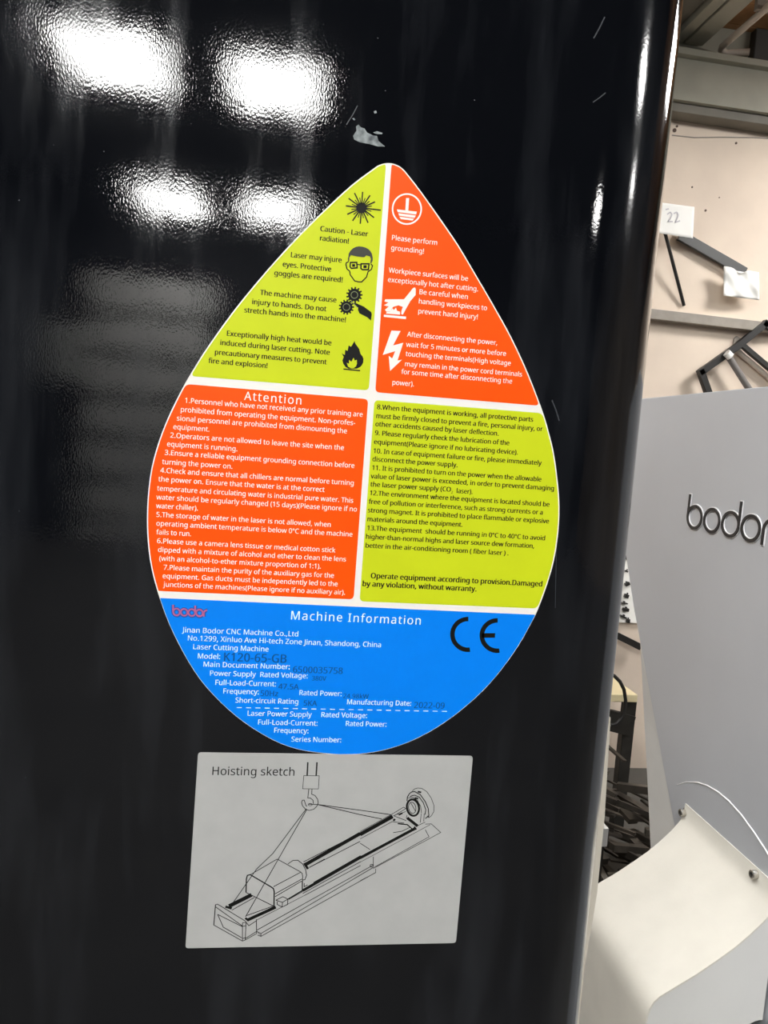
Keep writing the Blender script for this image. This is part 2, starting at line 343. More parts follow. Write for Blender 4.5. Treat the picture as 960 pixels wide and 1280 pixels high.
    57: (384, [129, -7, 114, -6, 98, -5, 82, -3, 69, 0, 69, 50, 96, 44, 128, 42, 171, 46, 205, 57, 233, 75, 254, 99, 269, 128, 280, 161, 286, 197, 289, 235, 285, 235, 267, 214, 243, 196, 211, 183, 171, 179, 115, 189, 72, 217, 43, 263, 34, 324, 38, 371, 53, 411, 76, 443, 106, 467, 143, 481, 187, 486, 230, 480, 269, 463, 302, 434, 328, 393, 344, 340, 349, 275, 347, 223, 340, 173, 327, 125, 307, 82, 279, 46, 240, 17, 191, -1, 184, 226, 214, 229, 240, 239, 261, 254, 276, 272, 286, 292, 289, 314, 287, 342, 278, 371, 264, 397, 244, 418, 218, 432, 187, 437, 149, 430, 119, 409, 99, 374, 92, 325, 98, 284, 115, 252, 143, 232], [29, 31, 30, 28, 31, 29, 28, 32, 31, 27, 32, 28, 27, 33, 32, 26, 57, 27, 57, 56, 27, 56, 33, 27, 55, 33, 56, 55, 34, 33, 54, 34, 55, 26, 58, 57, 53, 34, 54, 25, 58, 26, 25, 59, 58, 52, 34, 53, 52, 35, 34, 25, 60, 59, 24, 60, 25, 51, 35, 52, 50, 35, 51, 50, 36, 35, 24, 61, 60, 23, 61, 24, 49, 36, 50, 48, 36, 49, 23, 62, 61, 48, 37, 36, 47, 37, 48, 22, 62, 23, 46, 15, 47, 15, 37, 47, 22, 63, 62, 45, 16, 46, 16, 15, 46, 45, 17, 16, 14, 37, 15, 22, 44, 63, 44, 17, 45, 22, 17, 44, 14, 38, 37, 21, 17, 22, 21, 18, 17, 13, 38, 14, 21, 19, 18, 20, 19, 21, 13, 39, 38, 12, 39, 13, 11, 39, 12, 11, 40, 39, 10, 40, 11, 10, 41, 40, 9, 41, 10, 8, 41, 9, 4, 6, 5, 8, 42, 41, 7, 42, 8, 4, 7, 6, 4, 42, 7, 4, 43, 42, 3, 43, 4, 3, 0, 43, 2, 0, 3, 1, 0, 2]),
    58: (180, [89, -9, 74, -7, 60, 1, 51, 15, 48, 36, 51, 57, 60, 71, 74, 79, 89, 81, 106, 79, 119, 71, 129, 57, 132, 36, 129, 15, 119, 1, 106, -7, 89, 278, 74, 281, 60, 289, 51, 303, 48, 324, 51, 345, 60, 359, 74, 367, 89, 369, 106, 367, 119, 359, 129, 345, 132, 324, 129, 303, 119, 289, 106, 281], [23, 25, 24, 22, 25, 23, 22, 26, 25, 21, 26, 22, 21, 27, 26, 20, 27, 21, 20, 28, 27, 19, 28, 20, 19, 29, 28, 18, 29, 19, 18, 30, 29, 17, 30, 18, 17, 31, 30, 16, 31, 17, 7, 9, 8, 6, 9, 7, 6, 10, 9, 5, 10, 6, 5, 11, 10, 5, 12, 11, 4, 12, 5, 3, 12, 4, 3, 13, 12, 2, 13, 3, 2, 14, 13, 1, 14, 2, 1, 15, 14, 0, 15, 1]),
    65: (429, [0, 0, 187, 482, 242, 482, 428, 0, 366, 0, 308, 148, 118, 148, 61, 0, 138, 202, 290, 202, 236, 347, 234, 355, 230, 367, 225, 381, 221, 396, 217, 409, 214, 419, 209, 399, 203, 378, 197, 361, 193, 347], [0, 2, 1, 0, 16, 2, 16, 3, 2, 0, 17, 16, 15, 3, 16, 14, 3, 15, 0, 18, 17, 13, 3, 14, 12, 3, 13, 0, 19, 18, 11, 3, 12, 0, 20, 19, 10, 3, 11, 0, 8, 20, 9, 3, 10, 0, 6, 8, 6, 9, 8, 6, 5, 9, 5, 3, 9, 0, 7, 6, 4, 3, 5]),
    66: (437, [65, 0, 65, 480, 202, 480, 281, 473, 338, 453, 373, 417, 384, 361, 378, 322, 361, 290, 332, 268, 293, 255, 293, 251, 322, 244, 348, 234, 369, 218, 386, 197, 397, 170, 400, 136, 389, 79, 356, 36, 303, 9, 234, 0, 126, 275, 214, 275, 266, 280, 299, 295, 316, 320, 322, 354, 315, 388, 294, 411, 258, 424, 205, 428, 126, 428, 126, 51, 222, 51, 276, 57, 311, 76, 330, 105, 336, 141, 329, 175, 310, 202, 274, 219, 218, 225, 126, 225], [0, 32, 1, 32, 2, 1, 32, 3, 2, 32, 4, 3, 32, 31, 4, 31, 5, 4, 0, 22, 32, 30, 5, 31, 29, 5, 30, 29, 6, 5, 28, 6, 29, 27, 6, 28, 27, 7, 6, 26, 7, 27, 26, 8, 7, 25, 8, 26, 24, 8, 25, 24, 9, 8, 23, 9, 24, 0, 43, 22, 43, 23, 22, 43, 9, 23, 43, 10, 9, 43, 11, 10, 43, 12, 11, 43, 13, 12, 43, 42, 13, 42, 14, 13, 0, 33, 43, 41, 14, 42, 40, 14, 41, 40, 15, 14, 39, 15, 40, 39, 16, 15, 38, 16, 39, 38, 17, 16, 37, 17, 38, 37, 18, 17, 36, 18, 37, 36, 19, 18, 35, 19, 36, 34, 19, 35, 0, 34, 33, 0, 19, 34, 0, 20, 19, 0, 21, 20]),
    67: (424, [261, -7, 194, 1, 139, 24, 96, 60, 65, 109, 47, 170, 41, 240, 48, 309, 67, 368, 100, 418, 146, 455, 203, 478, 271, 486, 342, 479, 404, 458, 379, 407, 356, 417, 330, 425, 302, 431, 271, 433, 202, 420, 149, 381, 116, 320, 105, 240, 115, 160, 146, 98, 198, 59, 270, 46, 301, 48, 330, 52, 358, 58, 385, 65, 385, 13, 358, 4, 329, -2, 298, -6], [11, 13, 12, 11, 14, 13, 10, 14, 11, 10, 18, 14, 18, 17, 14, 17, 16, 14, 16, 15, 14, 9, 19, 10, 19, 18, 10, 9, 20, 19, 9, 21, 20, 8, 21, 9, 8, 22, 21, 7, 22, 8, 7, 23, 22, 6, 23, 7, 5, 23, 6, 5, 24, 23, 4, 24, 5, 4, 25, 24, 3, 25, 4, 3, 26, 25, 30, 32, 31, 2, 26, 3, 2, 27, 26, 29, 32, 30, 28, 32, 29, 27, 32, 28, 2, 32, 27, 1, 32, 2, 1, 33, 32, 1, 34, 33, 0, 34, 1, 0, 35, 34]),
    68: (490, [65, 0, 65, 480, 213, 480, 281, 473, 338, 453, 385, 419, 420, 374, 442, 315, 449, 244, 433, 138, 383, 61, 304, 15, 199, 0, 126, 52, 191, 52, 337, 99, 385, 242, 374, 326, 338, 383, 281, 417, 204, 428, 126, 428], [0, 21, 1, 21, 2, 1, 21, 3, 2, 21, 4, 3, 21, 20, 4, 20, 5, 4, 0, 13, 21, 19, 5, 20, 19, 6, 5, 18, 6, 19, 17, 6, 18, 17, 7, 6, 16, 7, 17, 16, 8, 7, 16, 9, 8, 15, 9, 16, 15, 10, 9, 14, 10, 15, 14, 11, 10, 0, 14, 13, 0, 11, 14, 0, 12, 11]),
    69: (373, [65, 0, 65, 480, 333, 480, 333, 426, 126, 426, 126, 277, 321, 277, 321, 224, 126, 224, 126, 53, 333, 53, 333, 0], [0, 4, 1, 4, 2, 1, 4, 3, 2, 0, 5, 4, 0, 8, 5, 8, 6, 5, 8, 7, 6, 0, 9, 8, 0, 10, 9, 0, 11, 10]),
    70: (349, [65, 0, 65, 480, 333, 480, 333, 426, 126, 426, 126, 257, 320, 257, 320, 203, 126, 203, 126, 0], [0, 4, 1, 4, 2, 1, 4, 3, 2, 0, 5, 4, 0, 8, 5, 8, 6, 5, 8, 7, 6, 0, 9, 8]),
    71: (489, [271, -7, 202, 1, 145, 23, 100, 59, 67, 108, 48, 169, 41, 240, 48, 310, 71, 370, 107, 419, 155, 456, 217, 479, 289, 486, 329, 484, 366, 479, 400, 470, 433, 458, 410, 406, 383, 416, 352, 425, 320, 431, 286, 433, 210, 420, 152, 381, 116, 320, 104, 240, 109, 186, 123, 139, 146, 100, 181, 70, 226, 52, 285, 46, 314, 47, 338, 49, 360, 53, 379, 57, 379, 199, 273, 199, 273, 253, 439, 253, 439, 18, 400, 7, 361, -1, 318, -5], [11, 13, 12, 11, 14, 13, 11, 15, 14, 10, 15, 11, 10, 16, 15, 10, 20, 16, 20, 19, 16, 19, 18, 16, 18, 17, 16, 9, 21, 10, 21, 20, 10, 9, 22, 21, 9, 23, 22, 8, 23, 9, 8, 24, 23, 7, 24, 8, 7, 25, 24, 6, 25, 7, 37, 39, 38, 37, 36, 39, 36, 40, 39, 5, 25, 6, 5, 26, 25, 35, 40, 36, 5, 27, 26, 4, 27, 5, 4, 28, 27, 3, 28, 4, 3, 29, 28, 3, 30, 29, 2, 30, 3, 34, 40, 35, 33, 40, 34, 2, 31, 30, 32, 40, 33, 31, 40, 32, 2, 40, 31, 1, 40, 2, 1, 41, 40, 1, 42, 41, 0, 42, 1, 0, 43, 42]),
    72: (498, [65, 0, 65, 480, 126, 480, 126, 277, 371, 277, 371, 480, 432, 480, 432, 0, 371, 0, 371, 224, 126, 224, 126, 0], [0, 2, 1, 0, 3, 2, 4, 6, 5, 4, 7, 6, 0, 10, 3, 10, 4, 3, 10, 9, 4, 9, 7, 4, 0, 11, 10, 8, 7, 9]),
    73: (228, [27, 0, 27, 35, 83, 48, 83, 431, 27, 445, 27, 480, 200, 480, 200, 445, 144, 431, 144, 48, 200, 35, 200, 0], [4, 6, 5, 4, 7, 6, 3, 7, 4, 3, 8, 7, 2, 8, 3, 2, 9, 8, 1, 9, 2, 1, 10, 9, 0, 10, 1, 0, 11, 10]),
    74: (183, [-3, -128, -18, -127, -31, -125, -42, -122, -52, -119, -52, -68, -41, -70, -30, -73, -17, -74, -4, -75, 12, -73, 28, -68, 42, -59, 52, -44, 59, -24, 62, 3, 62, 480, 122, 480, 122, 7, 114, -53, 88, -95, 48, -119], [15, 17, 16, 15, 18, 17, 15, 19, 18, 14, 19, 15, 13, 19, 14, 12, 19, 13, 12, 20, 19, 11, 20, 12, 4, 6, 5, 10, 20, 11, 4, 7, 6, 4, 8, 7, 9, 20, 10, 4, 9, 8, 4, 20, 9, 4, 21, 20, 3, 21, 4, 3, 0, 21, 2, 0, 3, 1, 0, 2]),
    75: (416, [65, 0, 65, 480, 126, 480, 126, 243, 146, 266, 167, 289, 187, 312, 208, 334, 338, 480, 408, 480, 218, 271, 416, 0, 345, 0, 175, 229, 126, 186, 126, 0], [0, 2, 1, 0, 3, 2, 7, 9, 8, 7, 10, 9, 6, 10, 7, 5, 10, 6, 4, 10, 5, 4, 11, 10, 3, 13, 4, 13, 11, 4, 0, 14, 3, 14, 13, 3, 12, 11, 13, 0, 15, 14]),
    76: (352, [65, 0, 65, 480, 126, 480, 126, 54, 335, 54, 335, 0], [0, 2, 1, 0, 3, 2, 0, 4, 3, 0, 5, 4]),
    77: (609, [65, 0, 65, 480, 154, 480, 302, 87, 305, 87, 455, 480, 544, 480, 544, 0, 484, 0, 484, 295, 485, 330, 486, 364, 487, 395, 489, 420, 486, 420, 326, 0, 277, 0, 119, 420, 116, 420, 118, 396, 120, 364, 121, 328, 121, 291, 121, 0], [0, 18, 1, 18, 2, 1, 18, 17, 2, 17, 3, 2, 4, 14, 5, 14, 6, 5, 14, 13, 6, 13, 7, 6, 0, 19, 18, 16, 3, 17, 4, 15, 14, 12, 7, 13, 0, 20, 19, 11, 7, 12, 0, 21, 20, 10, 7, 11, 9, 7, 10, 0, 22, 21, 8, 7, 9, 0, 23, 22, 16, 4, 3, 16, 15, 4]),
    78: (510, [65, 0, 65, 480, 135, 480, 391, 83, 394, 83, 393, 96, 392, 115, 391, 137, 390, 162, 389, 186, 389, 209, 389, 480, 445, 480, 445, 0, 375, 0, 118, 398, 116, 398, 117, 372, 119, 340, 120, 304, 121, 268, 121, 0], [0, 16, 1, 16, 2, 1, 16, 15, 2, 15, 3, 2, 10, 12, 11, 10, 13, 12, 0, 17, 16, 14, 3, 15, 0, 18, 17, 0, 19, 18, 0, 20, 19, 0, 21, 20, 9, 13, 10, 8, 13, 9, 7, 13, 8, 6, 13, 7, 5, 13, 6, 4, 13, 5, 14, 4, 3, 14, 13, 4]),
    79: (525, [263, -7, 194, 1, 139, 24, 96, 61, 65, 111, 47, 171, 41, 241, 47, 310, 65, 370, 96, 419, 139, 456, 195, 479, 263, 487, 329, 479, 384, 456, 427, 420, 458, 370, 477, 310, 484, 240, 477, 171, 458, 110, 427, 61, 384, 24, 329, 1, 263, 46, 333, 59, 382, 98, 410, 159, 420, 240, 410, 321, 382, 382, 334, 421, 263, 434, 193, 421, 143, 382, 114, 321, 105, 240, 114, 159, 143, 98, 192, 59], [11, 13, 12, 11, 14, 13, 10, 14, 11, 10, 15, 14, 9, 32, 10, 32, 15, 10, 9, 33, 32, 31, 15, 32, 9, 34, 33, 30, 15, 31, 30, 16, 15, 8, 34, 9, 8, 35, 34, 29, 16, 30, 29, 17, 16, 7, 35, 8, 7, 36, 35, 28, 17, 29, 6, 36, 7, 28, 18, 17, 5, 36, 6, 5, 37, 36, 27, 18, 28, 27, 19, 18, 4, 37, 5, 27, 20, 19, 4, 38, 37, 26, 20, 27, 3, 38, 4, 26, 21, 20, 3, 39, 38, 25, 21, 26, 2, 39, 3, 25, 22, 21, 2, 24, 39, 24, 22, 25, 2, 22, 24, 1, 22, 2, 1, 23, 22, 0, 23, 1]),
    80: (406, [65, 0, 65, 480, 192, 480, 273, 470, 329, 443, 361, 398, 372, 338, 368, 300, 354, 264, 330, 233, 294, 208, 245, 192, 181, 187, 126, 187, 126, 0, 126, 238, 174, 238, 234, 244, 276, 261, 301, 290, 310, 336, 302, 376, 280, 405, 242, 422, 187, 428, 126, 428], [0, 25, 1, 25, 2, 1, 25, 3, 2, 25, 4, 3, 25, 24, 4, 24, 23, 4, 23, 5, 4, 0, 15, 25, 22, 5, 23, 21, 5, 22, 21, 6, 5, 20, 6, 21, 20, 7, 6, 19, 7, 20, 19, 8, 7, 18, 8, 19, 18, 9, 8, 17, 9, 18, 16, 9, 17, 0, 13, 15, 13, 16, 15, 13, 9, 16, 13, 10, 9, 13, 11, 10, 13, 12, 11, 0, 14, 13]),
    81: (525, [372, -114, 279, -6, 274, -7, 270, -7, 266, -7, 263, -7, 194, 1, 139, 24, 96, 61, 65, 111, 47, 171, 41, 241, 47, 310, 65, 370, 96, 419, 139, 456, 195, 479, 263, 487, 329, 479, 384, 456, 427, 420, 458, 370, 477, 310, 484, 240, 475, 159, 448, 91, 405, 38, 344, 5, 459, -114, 263, 46, 333, 59, 382, 98, 410, 159, 420, 240, 410, 321, 382, 382, 334, 421, 263, 434, 193, 421, 143, 382, 114, 321, 105, 240, 114, 159, 143, 98, 192, 59], [16, 18, 17, 16, 19, 18, 15, 19, 16, 15, 20, 19, 14, 37, 15, 37, 20, 15, 14, 38, 37, 36, 20, 37, 14, 39, 38, 35, 20, 36, 35, 21, 20, 13, 39, 14, 13, 40, 39, 34, 21, 35, 34, 22, 21, 12, 40, 13, 12, 41, 40, 33, 22, 34, 11, 41, 12, 33, 23, 22, 10, 41, 11, 10, 42, 41, 32, 23, 33, 32, 24, 23, 9, 42, 10, 9, 43, 42, 31, 24, 32, 31, 25, 24, 8, 43, 9, 8, 44, 43, 30, 25, 31, 30, 26, 25, 7, 44, 8, 7, 29, 44, 29, 26, 30, 7, 26, 29, 7, 27, 26, 6, 27, 7, 6, 1, 27, 1, 28, 27, 5, 1, 6, 5, 2, 1, 0, 28, 1, 5, 3, 2, 4, 3, 5]),
    82: (418, [65, 0, 65, 480, 197, 480, 275, 471, 329, 446, 361, 403, 372, 343, 369, 308, 358, 279, 342, 256, 322, 239, 300, 225, 276, 215, 408, 0, 337, 0, 221, 198, 126, 198, 126, 0, 126, 249, 197, 249, 248, 255, 283, 272, 303, 301, 310, 340, 303, 381, 281, 407, 245, 422, 194, 427, 126, 427], [0, 28, 1, 28, 2, 1, 28, 3, 2, 28, 4, 3, 28, 27, 4, 27, 26, 4, 26, 5, 4, 0, 18, 28, 25, 5, 26, 24, 5, 25, 24, 6, 5, 23, 6, 24, 23, 7, 6, 22, 7, 23, 22, 8, 7, 21, 8, 22, 21, 9, 8, 20, 9, 21, 20, 10, 9, 19, 10, 20, 0, 16, 18, 16, 19, 18, 16, 10, 19, 16, 11, 10, 16, 12, 11, 16, 15, 12, 15, 13, 12, 0, 17, 16, 14, 13, 15]),
    83: (369, [166, -7, 127, -5, 91, -1, 60, 7, 34, 16, 34, 74, 61, 64, 94, 54, 131, 48, 169, 46, 216, 51, 249, 66, 270, 91, 277, 123, 274, 145, 267, 163, 253, 178, 232, 192, 203, 207, 164, 222, 110, 246, 72, 276, 48, 314, 40, 364, 45, 400, 60, 429, 83, 454, 114, 471, 151, 483, 193, 486, 231, 484, 266, 479, 297, 470, 326, 459, 307, 408, 281, 418, 253, 426, 223, 431, 192, 433, 153, 428, 124, 414, 107, 392, 101, 363, 104, 341, 111, 323, 125, 308, 144, 294, 171, 281, 206, 267, 245, 251, 278, 233, 303, 214, 322, 191, 333, 163, 337, 128, 326, 72, 291, 29, 236, 2], [28, 30, 29, 28, 31, 30, 27, 31, 28, 27, 32, 31, 26, 32, 27, 26, 33, 32, 26, 37, 33, 37, 36, 33, 36, 35, 33, 35, 34, 33, 25, 38, 26, 38, 37, 26, 25, 39, 38, 24, 39, 25, 24, 40, 39, 24, 41, 40, 23, 41, 24, 23, 42, 41, 22, 42, 23, 22, 43, 42, 22, 44, 43, 22, 45, 44, 21, 45, 22, 21, 46, 45, 21, 47, 46, 21, 48, 47, 20, 48, 21, 20, 49, 48, 20, 50, 49, 19, 50, 20, 19, 51, 50, 18, 51, 19, 18, 52, 51, 17, 52, 18, 16, 52, 17, 16, 53, 52, 15, 53, 16, 15, 54, 53, 14, 54, 15, 13, 54, 14, 13, 55, 54, 12, 55, 13, 11, 55, 12, 4, 6, 5, 11, 56, 55, 10, 56, 11, 4, 7, 6, 4, 8, 7, 9, 56, 10, 4, 9, 8, 4, 56, 9, 4, 57, 56, 3, 57, 4, 2, 57, 3, 2, 0, 57, 1, 0, 2]),
    84: (373, [156, 0, 156, 426, 7, 426, 7, 480, 366, 480, 366, 426, 217, 426, 217, 0], [2, 4, 3, 2, 5, 4, 1, 5, 2, 0, 6, 1, 6, 5, 1, 0, 7, 6]),
    85: (491, [243, -7, 164, 5, 107, 42, 72, 98, 60, 171, 60, 480, 121, 480, 121, 169, 129, 117, 152, 78, 191, 54, 246, 46, 303, 54, 341, 80, 363, 120, 370, 169, 370, 480, 430, 480, 430, 169, 425, 122, 410, 80, 384, 44, 348, 16, 301, -1], [4, 6, 5, 4, 7, 6, 15, 17, 16, 15, 18, 17, 3, 7, 4, 14, 18, 15, 14, 19, 18, 3, 8, 7, 14, 20, 19, 13, 20, 14, 3, 9, 8, 2, 9, 3, 12, 20, 13, 12, 21, 20, 2, 10, 9, 11, 21, 12, 2, 11, 10, 2, 21, 11, 2, 22, 21, 1, 22, 2, 1, 23, 22, 0, 23, 1]),
    86: (403, [171, 0, 0, 480, 63, 480, 171, 172, 181, 143, 189, 117, 196, 91, 201, 67, 207, 91, 214, 117, 222, 144, 232, 173, 339, 480, 403, 480, 232, 0], [0, 2, 1, 0, 3, 2, 11, 13, 12, 11, 14, 13, 10, 14, 11, 0, 4, 3, 9, 14, 10, 0, 5, 4, 8, 14, 9, 0, 6, 5, 7, 14, 8, 0, 7, 6, 0, 14, 7]),
    87: (625, [135, 0, 8, 480, 71, 480, 146, 187, 153, 156, 160, 127, 165, 99, 169, 73, 173, 100, 179, 130, 186, 160, 194, 190, 279, 480, 341, 480, 429, 188, 438, 157, 445, 127, 451, 98, 455, 73, 459, 98, 465, 127, 471, 156, 479, 187, 553, 480, 616, 480, 488, 0, 427, 0, 334, 314, 328, 334, 323, 353, 318, 372, 314, 388, 311, 401, 310, 409, 308, 395, 303, 372, 295, 343, 287, 312, 196, 0], [0, 2, 1, 0, 3, 2, 11, 13, 12, 11, 33, 13, 33, 14, 13, 22, 24, 23, 22, 25, 24, 11, 34, 33, 32, 14, 33, 31, 14, 32, 11, 35, 34, 30, 14, 31, 11, 36, 35, 29, 14, 30, 28, 14, 29, 11, 37, 36, 27, 14, 28, 26, 14, 27, 11, 38, 37, 10, 38, 11, 26, 15, 14, 21, 25, 22, 0, 4, 3, 9, 38, 10, 26, 16, 15, 20, 25, 21, 0, 5, 4, 8, 38, 9, 0, 6, 5, 26, 17, 16, 19, 25, 20, 7, 38, 8, 0, 7, 6, 18, 25, 19, 26, 18, 17, 0, 38, 7, 26, 25, 18]),
    88: (394, [3, 0, 162, 250, 13, 480, 80, 480, 197, 291, 316, 480, 379, 480, 231, 251, 391, 0, 322, 0, 195, 208, 66, 0], [1, 3, 2, 1, 4, 3, 4, 6, 5, 4, 7, 6, 1, 7, 4, 1, 8, 7, 0, 10, 1, 10, 8, 1, 0, 11, 10, 9, 8, 10]),
    89: (380, [160, 0, 160, 183, 0, 480, 66, 480, 190, 244, 315, 480, 380, 480, 220, 186, 220, 0], [1, 3, 2, 1, 4, 3, 4, 6, 5, 4, 7, 6, 1, 7, 4, 1, 8, 7, 0, 8, 1]),
    90: (384, [26, 0, 26, 46, 278, 426, 34, 426, 34, 480, 351, 480, 351, 434, 99, 54, 358, 54, 358, 0], [3, 5, 4, 3, 6, 5, 3, 2, 6, 2, 7, 6, 1, 7, 2, 1, 8, 7, 1, 9, 8, 0, 9, 1]),
    97: (377, [144, -7, 100, 0, 63, 19, 39, 52, 31, 100, 41, 148, 73, 183, 127, 206, 203, 215, 265, 217, 265, 238, 260, 277, 245, 301, 222, 314, 190, 318, 163, 316, 136, 310, 112, 301, 89, 291, 71, 335, 96, 347, 126, 357, 159, 364, 193, 366, 251, 359, 291, 337, 314, 300, 322, 245, 322, 0, 279, 0, 268, 51, 265, 51, 241, 25, 216, 7, 185, -3, 158, 41, 200, 47, 234, 66, 256, 98, 264, 144, 264, 176, 211, 174, 154, 167, 118, 152, 98, 130, 92, 99, 97, 73, 110, 55, 132, 44], [22, 24, 23, 21, 24, 22, 21, 25, 24, 20, 25, 21, 19, 25, 20, 19, 13, 25, 13, 26, 25, 18, 17, 19, 17, 16, 19, 16, 15, 19, 15, 14, 19, 14, 13, 19, 12, 26, 13, 11, 26, 12, 11, 27, 26, 10, 27, 11, 10, 28, 27, 9, 28, 10, 8, 40, 9, 40, 28, 9, 7, 40, 8, 6, 40, 7, 5, 42, 6, 42, 41, 6, 41, 40, 6, 39, 28, 40, 5, 43, 42, 5, 44, 43, 4, 44, 5, 38, 28, 39, 4, 45, 44, 3, 45, 4, 3, 46, 45, 37, 30, 38, 30, 28, 38, 3, 47, 46, 36, 31, 37, 31, 30, 37, 3, 48, 47, 2, 48, 3, 36, 32, 31, 29, 28, 30, 35, 32, 36, 2, 35, 48, 2, 32, 35, 2, 33, 32, 1, 33, 2, 1, 34, 33, 0, 34, 1]),
    98: (413, [228, -7, 189, -3, 158, 9, 134, 26, 116, 46, 111, 46, 99, 0, 57, 0, 57, 510, 116, 510, 116, 386, 116, 364, 115, 344, 114, 326, 113, 312, 116, 312, 134, 333, 158, 351, 189, 362, 228, 366, 288, 354, 335, 319, 366, 261, 376, 180, 366, 99, 335, 40, 288, 5, 219, 42, 261, 51, 291, 78, 309, 121, 315, 181, 291, 283, 218, 317, 169, 309, 138, 284, 122, 242, 116, 182, 116, 179, 122, 121, 138, 78, 169, 51], [7, 9, 8, 7, 10, 9, 7, 11, 10, 18, 20, 19, 7, 12, 11, 17, 20, 18, 17, 21, 20, 16, 21, 17, 7, 13, 12, 15, 33, 16, 33, 21, 16, 7, 14, 13, 33, 22, 21, 15, 34, 33, 32, 22, 33, 7, 15, 14, 7, 36, 15, 36, 35, 15, 35, 34, 15, 31, 22, 32, 31, 23, 22, 7, 37, 36, 7, 38, 37, 30, 23, 31, 30, 24, 23, 7, 39, 38, 29, 24, 30, 7, 40, 39, 29, 25, 24, 28, 25, 29, 7, 5, 40, 5, 41, 40, 27, 25, 28, 5, 4, 41, 4, 27, 41, 7, 6, 5, 3, 27, 4, 3, 25, 27, 3, 26, 25, 2, 26, 3, 1, 26, 2, 1, 0, 26]),
    99: (322, [201, -7, 156, -2, 117, 13, 83, 38, 58, 73, 42, 120, 37, 178, 42, 238, 59, 286, 85, 322, 119, 347, 160, 362, 206, 367, 233, 365, 259, 361, 282, 355, 300, 347, 282, 298, 265, 304, 244, 310, 224, 314, 204, 315, 125, 281, 98, 179, 105, 121, 124, 79, 156, 53, 201, 44, 229, 46, 253, 50, 274, 57, 294, 65, 294, 13, 275, 4, 254, -2, 230, -5], [11, 13, 12, 11, 14, 13, 10, 14, 11, 10, 15, 14, 10, 16, 15, 9, 16, 10, 9, 21, 16, 21, 20, 16, 20, 19, 16, 19, 18, 16, 18, 17, 16, 8, 21, 9, 8, 22, 21, 7, 22, 8, 7, 23, 22, 6, 23, 7, 6, 24, 23, 5, 24, 6, 5, 25, 24, 4, 25, 5, 4, 26, 25, 3, 26, 4, 30, 32, 31, 29, 32, 30, 3, 27, 26, 28, 32, 29, 27, 32, 28, 3, 32, 27, 2, 32, 3, 1, 32, 2, 1, 33, 32, 1, 34, 33, 1, 35, 34, 0, 35, 1]),
    100: (413, [185, -7, 124, 5, 77, 40, 47, 98, 37, 179, 47, 261, 78, 319, 125, 355, 185, 367, 223, 363, 254, 351, 278, 334, 297, 314, 301, 314, 300, 324, 299, 339, 297, 355, 297, 367, 297, 510, 356, 510, 356, 0, 308, 0, 300, 48, 297, 48, 278, 27, 254, 9, 223, -3, 194, 42, 243, 50, 274, 74, 292, 113, 298, 168, 298, 179, 292, 238, 275, 282, 244, 309, 193, 318, 152, 308, 122, 280, 104, 235, 98, 178, 104, 121, 122, 78, 152, 51], [17, 19, 18, 17, 20, 19, 7, 9, 8, 16, 20, 17, 7, 10, 9, 6, 10, 7, 15, 20, 16, 6, 11, 10, 14, 20, 15, 6, 36, 11, 36, 12, 11, 13, 20, 14, 5, 37, 6, 37, 36, 6, 35, 12, 36, 35, 13, 12, 35, 34, 13, 34, 33, 13, 33, 20, 13, 5, 38, 37, 5, 39, 38, 4, 39, 5, 32, 20, 33, 4, 40, 39, 3, 40, 4, 31, 20, 32, 3, 41, 40, 30, 20, 31, 3, 42, 41, 29, 20, 30, 2, 42, 3, 2, 43, 42, 28, 22, 29, 22, 20, 29, 2, 27, 43, 27, 23, 28, 23, 22, 28, 27, 24, 23, 21, 20, 22, 2, 24, 27, 1, 24, 2, 1, 25, 24, 1, 26, 25, 0, 26, 1]),
    101: (379, [210, -7, 162, -2, 120, 14, 85, 40, 59, 76, 42, 122, 37, 177, 42, 232, 57, 279, 81, 316, 112, 344, 151, 361, 196, 367, 239, 362, 276, 347, 305, 322, 327, 290, 340, 250, 345, 204, 345, 169, 98, 169, 107, 115, 129, 76, 165, 52, 213, 44, 245, 45, 274, 50, 301, 58, 328, 69, 328, 17, 301, 6, 274, -1, 245, -5, 99, 216, 283, 216, 277, 257, 262, 290, 234, 311, 195, 318, 158, 312, 129, 291, 109, 259], [11, 13, 12, 11, 14, 13, 10, 14, 11, 10, 15, 14, 9, 15, 10, 9, 38, 15, 38, 37, 15, 37, 16, 15, 9, 39, 38, 8, 39, 9, 8, 40, 39, 36, 16, 37, 8, 41, 40, 35, 16, 36, 35, 17, 16, 7, 41, 8, 7, 33, 41, 34, 17, 35, 34, 18, 17, 6, 33, 7, 6, 34, 33, 6, 18, 34, 6, 19, 18, 5, 20, 6, 20, 19, 6, 5, 21, 20, 4, 21, 5, 4, 22, 21, 3, 22, 4, 3, 23, 22, 27, 29, 28, 26, 29, 27, 3, 24, 23, 25, 29, 26, 24, 29, 25, 3, 29, 24, 2, 29, 3, 2, 30, 29, 1, 30, 2, 1, 31, 30, 1, 32, 31, 0, 32, 1]),
